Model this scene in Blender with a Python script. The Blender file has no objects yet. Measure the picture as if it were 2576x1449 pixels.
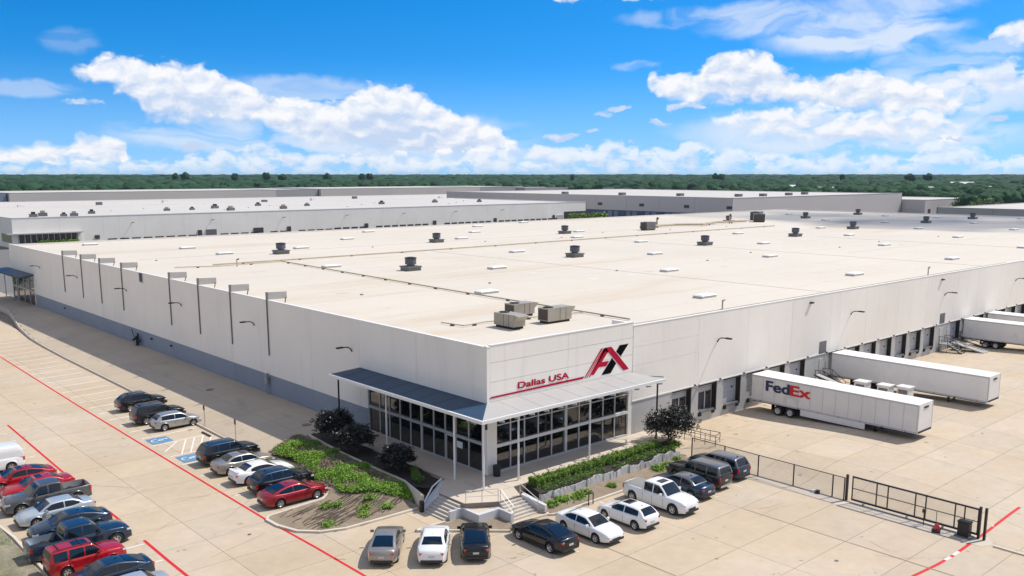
import bpy, math, random
import numpy as np
from mathutils import Vector, Matrix, noise as mnoise
random.seed(7); rng = np.random.default_rng(7)
R = math.radians
scene = bpy.context.scene
C = scene.collection
# ------------------------------------------------------------------ camera
cam_d = bpy.data.cameras.new('camera'); cam = bpy.data.objects.new('camera', cam_d); C.objects.link(cam)
scene.camera = cam
CAM = Vector((-41.549, -49.107, 22.0)); YAW = 41.865; PITCH = 10.2406
cam.location = CAM; cam.rotation_euler = (R(90 - PITCH), 0, R(-YAW))
cam_d.sensor_width = 36; cam_d.lens = 36 * 2275 / 2576; cam_d.shift_y = 125.5 / 2576
cam_d.clip_start = .5; cam_d.clip_end = 30000
# ------------------------------------------------------------------ light
SUN = Vector((.64, -.225, 1.0)).normalized()
sun_d = bpy.data.lights.new('sun', 'SUN'); sun_o = bpy.data.objects.new('sun', sun_d); C.objects.link(sun_o)
sun_d.energy = 4.3; sun_d.angle = R(.53); sun_d.color = (1, .95, .865)
sun_o.rotation_euler = SUN.to_track_quat('Z', 'Y').to_euler(); sun_o.location = (60, -40, 90)
scene.view_settings.view_transform = 'Standard'; scene.view_settings.look = 'None'
scene.view_settings.exposure = 0.0; scene.view_settings.gamma = 1; scene.view_settings.use_curve_mapping = False
scene.cycles.max_bounces = 8; scene.cycles.diffuse_bounces = 3; scene.cycles.transparent_max_bounces = 12
SKY_STRENGTH = .1
world = bpy.data.worlds.new('World'); scene.world = world; world.use_nodes = True
world.cycles.sampling_method = 'MANUAL'; world.cycles.sample_map_resolution = 256

class NT:                                   # tiny node helper
    def __init__(s, nt): s.nt = nt
    def n(s, t, **k):
        nd = s.nt.nodes.new(t)
        for a, b in k.items(): setattr(nd, a, b)
        return nd
    def put(s, inp, v):
        if isinstance(v, bpy.types.NodeSocket): s.nt.links.new(v, inp)
        else: inp.default_value = v
    def m(s, op, a, b=0., c=0., clamp=False):
        nd = s.n('ShaderNodeMath', operation=op, use_clamp=clamp)
        s.put(nd.inputs[0], a); s.put(nd.inputs[1], b); s.put(nd.inputs[2], c); return nd.outputs[0]
    def vm(s, op, a, b=(0, 0, 0)):
        nd = s.n('ShaderNodeVectorMath', operation=op); s.put(nd.inputs[0], a); s.put(nd.inputs[1], b)
        return nd.outputs['Value'] if op in ('LENGTH', 'DOT_PRODUCT') else nd.outputs[0]
    def mix(s, f, a, b, blend='MIX'):
        nd = s.n('ShaderNodeMix', data_type='RGBA', blend_type=blend)
        s.put(nd.inputs[0], f); s.put(nd.inputs[6], a); s.put(nd.inputs[7], b); return nd.outputs[2]
    def ss(s, v, lo, hi):
        nd = s.n('ShaderNodeMapRange', interpolation_type='SMOOTHSTEP')
        s.put(nd.inputs[0], v); s.put(nd.inputs[1], lo); s.put(nd.inputs[2], hi); return nd.outputs[0]
    def noise(s, vec, scale, detail=4, rough=.55, dist=0, dim='3D'):
        nd = s.n('ShaderNodeTexNoise', noise_dimensions=dim); s.put(nd.inputs['Vector'], vec); nd.inputs['Scale'].default_value = scale
        nd.inputs['Detail'].default_value = detail; nd.inputs['Roughness'].default_value = rough
        nd.inputs['Distortion'].default_value = dist; return nd.outputs['Fac']

# sky with clouds; X = azimuth from the view axis in degrees, Y = elevation in degrees
def build_sky():
    nt = world.node_tree; nt.nodes.clear(); H = NT(nt)
    dirv = H.n('ShaderNodeTexCoord').outputs['Generated']
    sx = H.n('ShaderNodeSeparateXYZ'); nt.links.new(dirv, sx.inputs[0])
    dx, dy, dz = sx.outputs
    fwd = (math.sin(R(YAW)), math.cos(R(YAW)))
    a = H.m('ADD', H.m('MULTIPLY', dx, fwd[0]), H.m('MULTIPLY', dy, fwd[1]))
    b = H.m('SUBTRACT', H.m('MULTIPLY', dx, fwd[1]), H.m('MULTIPLY', dy, fwd[0]))
    AZ = H.m('MULTIPLY', H.m('ARCTAN2', b, a), 57.29578)
    EL = H.m('MULTIPLY', H.m('ARCSINE', dz), 57.29578)
    cb = H.n('ShaderNodeCombineXYZ'); nt.links.new(AZ, cb.inputs[0]); nt.links.new(EL, cb.inputs[1]); P = cb.outputs[0]
    # clear sky
    sky = H.n('ShaderNodeTexSky', sky_type='NISHITA', sun_disc=False)
    sky.sun_elevation = math.asin(SUN.z); sky.sun_rotation = math.atan2(SUN.x, SUN.y)
    sky.altitude = 200; sky.air_density = 1.0; sky.dust_density = .3; sky.ozone_density = 3.0
    up = H.n('ShaderNodeCombineXYZ'); nt.links.new(dx, up.inputs[0]); nt.links.new(dy, up.inputs[1])
    nt.links.new(H.m('ADD', H.m('MULTIPLY', H.m('MAXIMUM', dz, 0.), 2.6), .10), up.inputs[2])
    nt.links.new(H.vm('NORMALIZE', up.outputs[0]), sky.inputs['Vector'])
    hs = H.n('ShaderNodeHueSaturation'); nt.links.new(sky.outputs[0], hs.inputs['Color'])
    hs.inputs['Saturation'].default_value = SKY_SAT; hs.inputs['Hue'].default_value = .4975; hs.inputs['Value'].default_value = 2.0
    blue = hs.outputs[0]
    # puff noises
    w1 = H.n('ShaderNodeTexNoise', noise_dimensions='2D'); nt.links.new(P, w1.inputs['Vector']); w1.inputs['Scale'].default_value = .8; w1.inputs['Detail'].default_value = 3
    W = H.vm('MULTIPLY', H.vm('SUBTRACT', w1.outputs['Color'], (.5, .5, .5)), (1.0, .55, 0))
    PW = H.vm('ADD', P, W)
    SQ = H.vm('MULTIPLY', PW, (1, 1.7, 1))
    fb = H.noise(SQ, .8, 7, .54, dim='2D')
    fb2 = H.noise(H.vm('ADD', SQ, (-.3, .75, 0)), .8, 3, .5, dim='2D')
    vo = H.n('ShaderNodeTexVoronoi', feature='SMOOTH_F1', voronoi_dimensions='2D'); nt.links.new(SQ, vo.inputs['Vector']); vo.inputs['Scale'].default_value = 1.0
    vo.inputs['Smoothness'].default_value = .5; vo.inputs['Detail'].default_value = 1
    puff = H.m('ADD', H.m('MULTIPLY', H.m('SUBTRACT', fb, .5), 1.6), H.m('MULTIPLY', H.m('SUBTRACT', .44, vo.outputs['Distance']), .75))
    relief = H.m('SUBTRACT', fb2, fb)
    sp = H.n('ShaderNodeSeparateXYZ'); nt.links.new(PW, sp.inputs[0]); PX, PY = sp.outputs[0], sp.outputs[1]
    def curve(x, pts, lo=-31., hi=31., ylo=-2., yhi=12.):
        nd = H.n('ShaderNodeFloatCurve'); cm = nd.mapping; c = cm.curves[0]
        q = [((p[0] - lo) / (hi - lo), (p[1] - ylo) / (yhi - ylo)) for p in sorted(pts)]
        c.points[0].location = q[0]; c.points[1].location = q[-1]
        for p in q[1:-1]: c.points.new(*p)
        for p in c.points: p.handle_type = 'AUTO_CLAMPED'
        cm.extend = 'HORIZONTAL'; cm.update()
        nt.links.new(H.m('DIVIDE', H.m('SUBTRACT', x, lo), hi - lo), nd.inputs['Value'])
        return H.m('ADD', H.m('MULTIPLY', nd.outputs[0], yhi - ylo), ylo)
    layers = [  # top, bottom, top edge noise, softness of base, opacity
     ([(-25.5,5.9),(-25.03,6.12),(-23.9,6.49),(-22.67,6.63),(-21.23,6.44),(-20.61,6.21),(-19.1,6.44),(-17.91,6.2),(-17.16,5.9),(-16.28,5.6),(-15.42,4.94),(-13.6,4.6),(-11.75,4.4),(-10.1,4.6),(-9.8,5.05),(-8.65,5.41),(-6.98,5.48),(-5.54,4.98),(-4.59,4.28),(-3.37,3.94),(-1.91,3.35),(-.81,2.87),(.3,1.8)],
      [(-25.5,6.1),(-25.04,6.0),(-23.78,5.44),(-22.58,4.95),(-21.9,4.2),(-21.6,3.7),(-19.72,3.38),(-17.3,3.38),(-14.13,3.1),(-12.77,2.38),(-10.66,2.12),(-8.27,1.78),(-4.63,1.48),(-2.17,1.43),(.3,1.8)], .55, .55, 1.),
     ([(-31,1.6),(-28.99,1.55),(-27.84,1.59),(-27.04,1.88),(-25.77,1.72),(-24.93,2.26),(-24.43,2.18),(-23.2,2.09),(-22.65,1.66),(-22.4,1.05),(-20.52,.96),(-19.9,.7)],
      [(-31,.78),(-27.14,.76),(-23.09,.76),(-19.9,.75)], .3, .25, 1.),
     ([(8.1,5.5),(8.38,5.76),(8.96,6.14),(9.91,6.08),(11.31,6.23),(11.99,6.83),(13.35,7.3),(14.6,7.31),(15.65,6.61),(16.8,5.91),(17.71,5.55),(19.02,5.62),(20.28,6.05),(21.35,5.92),(22.42,5.49),(23.88,5.11),(25.75,4.3),(27.3,3.7)],
      [(8.1,5.6),(9.48,4.82),(11.14,4.45),(13.47,4.52),(15.76,4.36),(18.01,4.04),(21.28,3.68),(24.41,3.48),(26.38,3.77),(27.3,3.8)], .55, .6, 1.),
     ([(11.8,3.2),(12.12,3.39),(13.5,3.77),(15.33,3.92),(17.57,4.05),(19.12,3.95),(21.29,3.56),(24.0,3.54),(25.43,3.24),(26.5,2.9)],
      [(11.8,3.4),(12.13,3.28),(14.24,2.67),(17.0,2.18),(21.4,1.96),(24.1,2.19),(26.5,3.0)], .45, 1.0, .92),
     ([(20.8,4.4),(21.01,4.56),(23.88,5.11),(25.06,5.49),(25.81,5.98),(26.6,5.77),(27.53,6.09),(28.56,6.34),(31,6.14)],
      [(20.8,4.6),(21.02,4.5),(23.31,4.51),(31,4.28)], .45, .9, .75),
     ([(26.4,7.1),(26.67,7.26),(27.19,7.94),(28.41,8.09),(31,7.93)], [(26.4,7.3),(26.68,7.2),(31,6.78)], .35, .4, .95),
     ([(-31,.74),(-26.15,.68),(-23.08,.83),(-20.31,.89),(-18.73,1.4),(-17.38,1.7),(-15.56,1.8),(-14.21,1.39),(-9.49,1.29),(-5.85,1.5),(-.07,1.72),(.54,1.87),(1.53,1.91),(3.74,1.81),(5.21,1.91),(6.67,2.09),(7.51,2.14),(8.61,1.77),(9.57,1.65),(10.52,2.0),(11.34,2.11),(12.19,1.68),(13.59,1.72),(14.76,1.53),(19.27,1.31),(22.51,1.19),(24.53,1.96),(25.54,1.9),(26.37,1.5),(31,1.27)],
      [(-31,-.4),(31,-.4)], .45, 1.1, .72)]
    inside = H.m('MULTIPLY', H.ss(AZ, -38., -31.), H.ss(AZ, 38., 31.))
    alpha = None; topd = None
    for k, (top, bot, amp, soft, op) in enumerate(layers):
        t = H.m('SUBTRACT', curve(PX, top), PY); bt = H.m('ADD', H.m('SUBTRACT', PY, curve(PX, bot)), (.45, .1, .35, .5, .3, .1, 0)[k])
        d = H.m('ADD', H.m('MINIMUM', t, H.m('MULTIPLY', bt, 1.0)), H.m('MULTIPLY', puff, amp))
        al = H.m('MULTIPLY', H.m('MULTIPLY', H.ss(H.m('ADD', t, H.m('MULTIPLY', puff, amp)), -.12, .42), H.ss(H.m('ADD', bt, H.m('MULTIPLY', puff, .6)), -.35, soft)), op)
        off = (.45, .1, .35, .5, .3, .1, 0)[k]; al = H.m('MULTIPLY', al, H.ss(H.m('ADD', t, bt), off + .02, off + .35))
        if k in (3, 4, 6): al = H.m('MULTIPLY', al, H.ss(fb, .30, .52))
        alpha = al if alpha is None else H.m('MAXIMUM', alpha, al)
        tt = H.m('ADD', H.m('MULTIPLY', H.m('GREATER_THAN', al, .15), H.m('SUBTRACT', 3., H.m('MINIMUM', t, 3.))), 0.)
        topd = tt if topd is None else H.m('MAXIMUM', topd, tt)
    for cx, cy, rx, ry in [(-24.86,3.94,1.25,.26),(-19.08,1.57,1.25,.33),(3.08,2.26,1.55,.36),(5.64,3.61,1.12,.23),(6.61,3.92,1.0,.21),(8.94,2.99,1.05,.26),(27.65,3.11,1.05,.28),(4.92,2.68,.62,.18),(3.84,10.3,1.5,.46),(8.15,10.25,1.38,.38),(10.71,4.05,1.5,.28),(25.27,1.88,1.12,.36)]:
        d = H.m('SUBTRACT', 1., H.vm('LENGTH', H.vm('MULTIPLY', H.vm('SUBTRACT', PW, (cx, cy, 0)), (1/rx, 1/ry, 0))))
        d = H.m('ADD', d, H.m('MULTIPLY', puff, 1.0))
        alpha = H.m('MAXIMUM', alpha, H.m('MULTIPLY', H.ss(d, .0, .55), .9))
    alpha = H.m('MULTIPLY', alpha, inside)
    # thin high cloud
    st = H.noise(H.vm('MULTIPLY', H.vm('ADD', P, W), (.16, .62, 1)), 1.0, 5, .52, .8, dim='2D')
    ci = None
    for cx, cy, rx, ry, o in [(20.3,7.9,6.6,1.7,1.),(15.2,8.9,5.5,1.3,.75),(10.,9.1,4.,.7,.5),(22.5,9.6,5.,1.2,.8),(23.4,6.27,3.,.6,.5),(-25.2,7.2,1.9,.9,.22),(-27.5,4.61,3.,.6,.45),(-12.2,5.0,4.2,.8,.6),(7.5,6.43,1.7,.4,.45),(-8,2.3,11.,1.7,.95),(-17,2.3,8.,1.2,.85),(-13,4.9,7.,1.1,.6),(20,2.4,12.,1.9,.95),(24,4.4,8.,2.0,.9),(25.5,6.6,4.5,1.3,.6),(-5,1.1,16.,.8,.6)]:
        d = H.m('SUBTRACT', 1., H.vm('LENGTH', H.vm('MULTIPLY', H.vm('SUBTRACT', PW, (cx, cy, 0)), (1/rx, 1/ry, 0))))
        q = H.m('MULTIPLY', H.ss(d, 0., .5), o); ci = q if ci is None else H.m('MAXIMUM', ci, q)
    fill_clouds = H.m('MULTIPLY', H.m('SUBTRACT', 1., inside), H.m('MULTIPLY', H.ss(H.noise(dirv, 3.2, 3, .6), .40, .58), .92))  # added off-view clouds; cover set to lift and neutralise the shadow fill
    ci = H.m('MULTIPLY', H.m('MULTIPLY', ci, H.ss(st, .28, .60)), 1.)
    # horizon veil
    veil = H.m('MULTIPLY', H.ss(EL, 7., .0), .62)
    # colours (as radiance before the background strength)
    k = 1 / SKY_STRENGTH
    shade = H.m('ADD', H.m('MULTIPLY', H.m('SUBTRACT', 3., topd), .33), H.m('MULTIPLY', relief, 1.8), clamp=True)
    shade = H.m('MULTIPLY', shade, .9)
    white = (.96*k, .97*k, 1.0*k, 1); grey = (.52*k, .66*k, .90*k, 1)
    cc = H.mix(shade, white, grey)
    col = H.mix(veil, blue, (.30*k, .56*k, .90*k, 1))
    col = H.mix(H.m('MULTIPLY', ci, .85), col, (.78*k, .86*k, .97*k, 1))
    col = H.mix(fill_clouds, col, (.78*k, .725*k, .66*k, 1))  # off-view clouds tinted warm to offset the blue in shaded areas
    col = H.mix(alpha, col, cc)
    low = H.ss(EL, -.3, -4.)
    col = H.mix(low, col, (.30*k, .34*k, .30*k, 1))
    bg = H.n('ShaderNodeBackground'); bg.inputs['Strength'].default_value = SKY_STRENGTH
    nt.links.new(col, bg.inputs['Color'])
    o = H.n('ShaderNodeOutputWorld'); nt.links.new(bg.outputs[0], o.inputs[0])
SKY_SAT = 1.44
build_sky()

# ------------------------------------------------------------------ materials
MATS = {}
def pm(name, col, rough=.6, var=.0, vs=1., metal=0., coat=0., bump=0., bs=20., objrand=0., spec=.5, streak=None, fine=0., spots=0, col2=None, emit=0, alpha=1.):
    if name in MATS: return MATS[name]
    m = bpy.data.materials.new(name); m.use_nodes = True; nt = m.node_tree; H = NT(nt)
    b = nt.nodes['Principled BSDF']
    b.inputs['Roughness'].default_value = rough; b.inputs['Metallic'].default_value = metal
    b.inputs['Coat Weight'].default_value = coat; b.inputs['Coat Roughness'].default_value = .04
    b.inputs['Specular IOR Level'].default_value = spec
    c = (*col, 1); g = H.n('ShaderNodeNewGeometry').outputs['Position']
    out = None
    if var or fine or streak or objrand or col2 or spots:
        out = H.n('ShaderNodeRGB'); out.outputs[0].default_value = c; out = out.outputs[0]
        if col2: out = H.mix(H.ss(H.noise(g, vs, 5, .6), .38, .62), out, (*col2, 1))
        if var:
            f = H.noise(g, vs, 5, .6, .3)
            mr = H.n('ShaderNodeMapRange'); nt.links.new(f, mr.inputs[0]); mr.inputs[1].default_value = .25; mr.inputs[2].default_value = .75
            mr.inputs[3].default_value = 1 - var; mr.inputs[4].default_value = 1 + var
            out = H.mix(1., out, mr.outputs[0], 'MULTIPLY')
        if fine:
            f = H.noise(g, vs * 14, 3, .7)
            mr = H.n('ShaderNodeMapRange'); nt.links.new(f, mr.inputs[0]); mr.inputs[1].default_value = .2; mr.inputs[2].default_value = .8
            mr.inputs[3].default_value = 1 - fine; mr.inputs[4].default_value = 1 + fine
            out = H.mix(1., out, mr.outputs[0], 'MULTIPLY')
        if streak:                                   # (scale xyz, lo, hi, colour, opacity)
            sc, lo, hi, sc_col, op = streak
            f = H.ss(H.noise(H.vm('MULTIPLY', g, sc), 1., 6, .6, .8), lo, hi)
            out = H.mix(H.m('MULTIPLY', f, op), out, (*sc_col, 1))
        if spots:                                    # scattered oil drips and dark scuffs
            f = H.m('MULTIPLY', H.ss(H.noise(g, 1.1, 2, .5), .69, .76), spots)
            out = H.mix(f, out, (c[0] * .45, c[1] * .43, c[2] * .42, 1))
        if objrand:
            rn = H.n('ShaderNodeObjectInfo').outputs['Random']
            out = H.mix(1., out, H.m('ADD', H.m('MULTIPLY', rn, 2 * objrand), 1 - objrand), 'MULTIPLY')
        nt.links.new(out, b.inputs['Base Color'])
    else: b.inputs['Base Color'].default_value = c
    if bump:
        bp = H.n('ShaderNodeBump'); bp.inputs['Strength'].default_value = bump; bp.inputs['Distance'].default_value = .02
        nt.links.new(H.noise(g, bs, 4, .6), bp.inputs['Height']); nt.links.new(bp.outputs[0], b.inputs['Normal'])
    MATS[name] = m; return m
CONC = (.535, .42, .29)
M = dict(
 conc=pm('concrete_paving', CONC, .85, .13, .09, fine=.08, objrand=.045, spots=.8, col2=(.505, .415, .31), bump=.25, bs=30, streak=((.10, .35, 1), .56, .78, (.46, .36, .26), .30)),
 drive=pm('driveway_concrete', (.46, .375, .28), .85, .08, .15, fine=.05, objrand=.03, bump=.25, bs=30, streak=((.25, .12, 1), .55, .72, (.30, .25, .20), .45)),
 walk=pm('sidewalk_concrete', (.58, .50, .41), .85, .06, .4, fine=.04, bump=.2),
 joint=pm('joint_filler', (.27, .22, .17), .95, .2, .5),
 kerb=pm('kerb_concrete', (.60, .53, .44), .85, .08, 1., fine=.05),
 wallw=pm('white_wall_paint', (.86, .815, .75), .75, .05, .12, fine=.015, objrand=.018, streak=((.9, .9, .07), .52, .78, (.56, .52, .47), .24)),
 wallg=pm('grey_wall_paint', (.46, .455, .45), .75, .07, .3, fine=.03, objrand=.05, streak=((1.2, 1.2, .25), .5, .75, (.3, .28, .26), .35)),
 wallb=pm('blue_grey_wall_paint', (.25, .29, .355), .75, .07, .2, fine=.03, objrand=.03, streak=((.8, .8, .3), .5, .75, (.2, .21, .24), .3)),
 cap=pm('parapet_flashing', (.78, .76, .72), .5),
 roof=pm('roof_membrane', (.635, .567, .468), .8, .05, .035, fine=.02, streak=((.012, .05, 1), .53, .74, (.55, .42, .28), .75), spots=.3),
 roof2=pm('far_roof_membrane', (.56, .52, .47), .8, .05, .02),
 seam2=pm('welded_seam', (.60, .53, .44), .8), patch=pm('roof_patch_pale', (.69, .63, .55), .75), patch2=pm('roof_patch_tan', (.57, .49, .39), .8),
 seam=pm('roof_seam', (.62, .55, .46), .8),
 pipe=pm('rusty_gas_pipe', (.42, .33, .22), .6, .2, .6),
 dark=pm('black_rubber', (.015, .015, .016), .7),
 blackm=pm('black_metal', (.02, .02, .022), .4, metal=.3),
 steel=pm('galvanised_steel', (.42, .42, .42), .45, .1, 2., metal=.7),
 grey=pm('grey_sheet_metal', (.16, .16, .165), .5, .15, 1.5, metal=.3),
 lgrey=pm('light_grey_sheet_metal', (.52, .51, .50), .5, .04, 1.),
 tan=pm('tan_sheet_metal', (.36, .32, .26), .5, .12, 1.2),
 tand=pm('condenser_coil', (.07, .055, .045), .6),
 fin=pm('downpipe_grey', (.17, .165, .16), .6, .1, 1.), finbox=pm('fin_box_grey', (.40, .385, .37), .6, .05, 1.),
 white=pm('white_painted_metal', (.75, .75, .74), .4, .03, .8),
 wtrail=pm('trailer_white_paint', (.78, .76, .735), .45, .06, .5, objrand=.05, fine=.03, streak=((.9, .9, .35), .55, .8, (.42, .38, .33), .4)),
 troof=pm('trailer_roof_white', (.80, .79, .76), .5, .04, .5),
 glass=pm('dark_window_glass', (.006, .007, .009), .03, spec=.9, coat=.4),
 frame=pm('window_frame_aluminium', (.60, .60, .60), .4, metal=.2),
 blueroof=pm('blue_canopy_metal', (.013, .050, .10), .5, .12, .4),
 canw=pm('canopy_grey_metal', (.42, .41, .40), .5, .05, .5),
 red=pm('red_marking_paint', (.62, .01, .015), .7, .1, .8, fine=.15),
 wline=pm('white_marking_paint', (.80, .74, .66), .75, .06, .9, fine=.1),
 bluep=pm('blue_marking_paint', (.10, .25, .42), .75, .3, 2.),
 door=pm('dock_door_grey', (.46, .47, .49), .55, .06, .8, objrand=.06),
 doord=pm('dock_door_dark', (.05, .05, .055), .6),
 bdoor=pm('blue_dock_door', (.05, .08, .16), .5, .2, .1),
 logor=pm('crimson_sign_paint', (.46, .006, .035), .8, spec=.15), logob=pm('black_sign_paint', (.004, .004, .004), .9, spec=.05),
 navy=pm('navy_sign_paint', (.02, .035, .10), .5), fred=pm('red_sign_paint', (.62, .01, .02), .5),
 tyre=pm('tyre_rubber', (.018, .018, .019), .8), rim=pm('alloy_rim', (.55, .55, .54), .3, metal=.6),
 rimd=pm('rim_gap', (.03, .03, .03), .6),
 cglass=pm('car_glass', (.006, .012, .020), .04, spec=.5, coat=.15), tail=pm('tail_lamp_red', (.55, .01, .012), .2, coat=.6),
 head=pm('head_lamp_clear', (.62, .64, .66), .12, coat=.8), chrome=pm('chrome_trim', (.6, .6, .6), .15, metal=1.),
 trim=pm('black_plastic_trim', (.02, .02, .022), .5), under=pm('car_underbody', (.008, .008, .008), .9), plate=pm('number_plate_blank', (.55, .55, .52), .5),
 soil=pm('bare_soil', (.30, .235, .165), .95, .25, .8, fine=.2, bump=.6, bs=6, col2=(.22, .17, .12)),
 mulch=pm('dark_mulch', (.035, .028, .022), .95, .3, 1.5, fine=.3, bump=.6, bs=8),
 lawn=pm('patchy_grass_soil', (.20, .19, .11), .95, .3, .6, fine=.4, bump=.5, bs=10, col2=(.26, .22, .16)),
 gcov=pm('ground_cover_leaf', (.17, .31, .022), .6, .35, 1.2, fine=.3), gcovd=pm('ground_cover_dead', (.27, .20, .16), .9, .2, 1.),
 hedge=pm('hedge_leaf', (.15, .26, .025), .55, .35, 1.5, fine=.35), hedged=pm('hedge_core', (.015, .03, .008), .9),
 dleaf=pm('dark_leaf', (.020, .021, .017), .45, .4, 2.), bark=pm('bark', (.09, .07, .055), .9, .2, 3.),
 bleaf=pm('bush_leaf', (.09, .16, .02), .6, .4, 1.), rock=pm('pale_limestone', (.50, .49, .48), .85, .1, 1.2, fine=.08, bump=.7, bs=7, objrand=.12),
 step=pm('step_concrete', (.52, .47, .41), .85, .06, 1., fine=.05), bast=pm('smooth_white_concrete', (.58, .58, .59), .8, .05, .8, fine=.03),
 steel_w=pm('pale_railing', (.62, .60, .57), .4, metal=.2),
 mesh=pm('chain_link_wire', (.16, .15, .14), .5, metal=.4),
 farw=pm('far_wall_beige', (.58, .53, .50), .8, .04, .02), farg=pm('far_wall_grey', (.38, .37, .37), .8, .06, .01), farb=pm('far_wall_blue_grey', (.20, .24, .31), .8, .06, .01),
 forest=None, ground=pm('open_ground', (.10, .12, .06), .95, .3, .01, col2=(.16, .15, .10)),
 farroad=pm('far_asphalt', (.16, .15, .14), .9, .15, .02), puddle=pm('damp_stain', (.30, .24, .18), .8),
)
def forest_mat(name, c1, c2):
    m = bpy.data.materials.new(name); m.use_nodes = True; nt = m.node_tree; H = NT(nt); b = nt.nodes['Principled BSDF']
    g = H.n('ShaderNodeNewGeometry').outputs['Position']
    at = H.n('ShaderNodeAttribute', attribute_name='tint').outputs['Fac']
    f = H.m('ADD', H.m('MULTIPLY', at, .6), H.m('ADD', H.m('MULTIPLY', H.noise(g, .25, 4, .6), .5), H.m('MULTIPLY', H.m('SUBTRACT', H.noise(g, .006, 3, .6), .5), 1.1)), clamp=True)
    nt.links.new(H.mix(f, (*c1, 1), (*c2, 1)), b.inputs['Base Color']); b.inputs['Roughness'].default_value = .85
    b.inputs['Specular IOR Level'].default_value = .15
    return m
M['forest'] = forest_mat('woodland_foliage', (.006, .028, .014), (.032, .088, .036))

# ------------------------------------------------------------------ mesh helpers
class MB:
    def __init__(s): s.v = []; s.f = []
    def add(s, vs, fs):
        o = len(s.v); s.v += [tuple(v) for v in vs]; s.f += [tuple(i + o for i in f) for f in fs]; return s
    def box(s, x0, x1, y0, y1, z0, z1):
        if x0 > x1: x0, x1 = x1, x0
        if y0 > y1: y0, y1 = y1, y0
        if z0 > z1: z0, z1 = z1, z0
        return s.add([(x0,y0,z0),(x1,y0,z0),(x1,y1,z0),(x0,y1,z0),(x0,y0,z1),(x1,y0,z1),(x1,y1,z1),(x0,y1,z1)],
                     [(0,3,2,1),(4,5,6,7),(0,1,5,4),(1,2,6,5),(2,3,7,6),(3,0,4,7)])
    def obox(s, c, sz, rz=0, ry=0, rx=0):
        m = Matrix.Translation(c) @ Matrix.Rotation(rz, 4, 'Z') @ Matrix.Rotation(ry, 4, 'Y') @ Matrix.Rotation(rx, 4, 'X')
        a, b, d = sz[0] / 2, sz[1] / 2, sz[2] / 2
        vs = [m @ Vector(p) for p in [(-a,-b,-d),(a,-b,-d),(a,b,-d),(-a,b,-d),(-a,-b,d),(a,-b,d),(a,b,d),(-a,b,d)]]
        return s.add(vs, [(0,3,2,1),(4,5,6,7),(0,1,5,4),(1,2,6,5),(2,3,7,6),(3,0,4,7)])
    def bar(s, p0, p1, r, n=6, r1=None):
        p0 = Vector(p0); p1 = Vector(p1); d = (p1 - p0)
        if d.length < 1e-6: return s
        r1 = r if r1 is None else r1
        q = d.to_track_quat('Z', 'Y'); vs = []
        for p, rr in ((p0, r), (p1, r1)):
            for i in range(n): a = 2 * math.pi * i / n; vs.append(p + q @ Vector((math.cos(a) * rr, math.sin(a) * rr, 0)))
        fs = [(i, (i + 1) % n, n + (i + 1) % n, n + i) for i in range(n)]
        fs += [tuple(range(n - 1, -1, -1)), tuple(range(n, 2 * n))]
        return s.add(vs, fs)
    def path(s, pts, r, n=6):
        for a, b in zip(pts[:-1], pts[1:]): s.bar(a, b, r, n)
        return s
    def prism(s, poly, z0, z1):                # poly counter-clockwise (x,y); z1 may be a function
        n = len(poly); f0 = z0 if callable(z0) else (lambda x, y: z0); f1 = z1 if callable(z1) else (lambda x, y: z1)
        vs = [(x, y, f0(x, y)) for x, y in poly] + [(x, y, f1(x, y)) for x, y in poly]
        fs = [tuple(range(n - 1, -1, -1)), tuple(range(n, 2 * n))] + [(i, (i + 1) % n, n + (i + 1) % n, n + i) for i in range(n)]
        return s.add(vs, fs)
    def lathe(s, prof, n=20, o=(0, 0, 0), axis='Z'):
        vs = []
        for r, z in prof:
            for i in range(n):
                a = 2 * math.pi * i / n; p = (r * math.cos(a), r * math.sin(a), z)
                if axis == 'Y': p = (p[0], p[2], p[1])
                vs.append((p[0] + o[0], p[1] + o[1], p[2] + o[2]))
        fs = []
        for j in range(len(prof) - 1):
            for i in range(n):
                q = (j * n + i, j * n + (i + 1) % n, (j + 1) * n + (i + 1) % n, (j + 1) * n + i)
                fs.append(q if axis == 'Z' else q[::-1])
        return s.add(vs, fs)
    def grid(s, nx, ny, fn):
        vs = [fn(i / nx, j / ny) for j in range(ny + 1) for i in range(nx + 1)]
        return s.add(vs, [(j * (nx + 1) + i, j * (nx + 1) + i + 1, (j + 1) * (nx + 1) + i + 1, (j + 1) * (nx + 1) + i) for j in range(ny) for i in range(nx)])
    def mesh(s, name, mat=None, smooth=False):
        me = bpy.data.meshes.new(name); me.from_pydata(s.v, [], s.f)
        if mat: me.materials.append(mat)
        if smooth: me.polygons.foreach_set('use_smooth', [True] * len(me.polygons))
        me.update(); return me
def link(name, me, parent=None, label=None, loc=None, kind=None):
    o = bpy.data.objects.new(name, me); C.objects.link(o)
    if parent is not None: o.parent = parent
    if label: o['label'] = label
    if kind: o['kind'] = kind
    if loc: o.location = loc
    return o
def part(name, mb, mat, parent, label=None, smooth=False, kind=None):
    return link(name, mb.mesh(name, mat, smooth), parent, label, kind=kind)
def thing(name, label, cat, loc=(0, 0, 0), rz=0, group=None):
    o = bpy.data.objects.new(name, None); C.objects.link(o); o.location = loc; o.rotation_euler = (0, 0, rz)
    o.empty_display_size = .3; o['label'] = label; o['category'] = cat
    if group: o['group'] = group
    return o
def tag(o, label, cat, group=None, kind=None):
    o['label'] = label; o['category'] = cat
    if group: o['group'] = group
    if kind: o['kind'] = kind
    return o
def struct(name, mb, mat, smooth=False, parent=None):
    o = link(name, mb.mesh(name, mat, smooth), parent)
    if parent is None: o['kind'] = 'structure'
    return o
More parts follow.
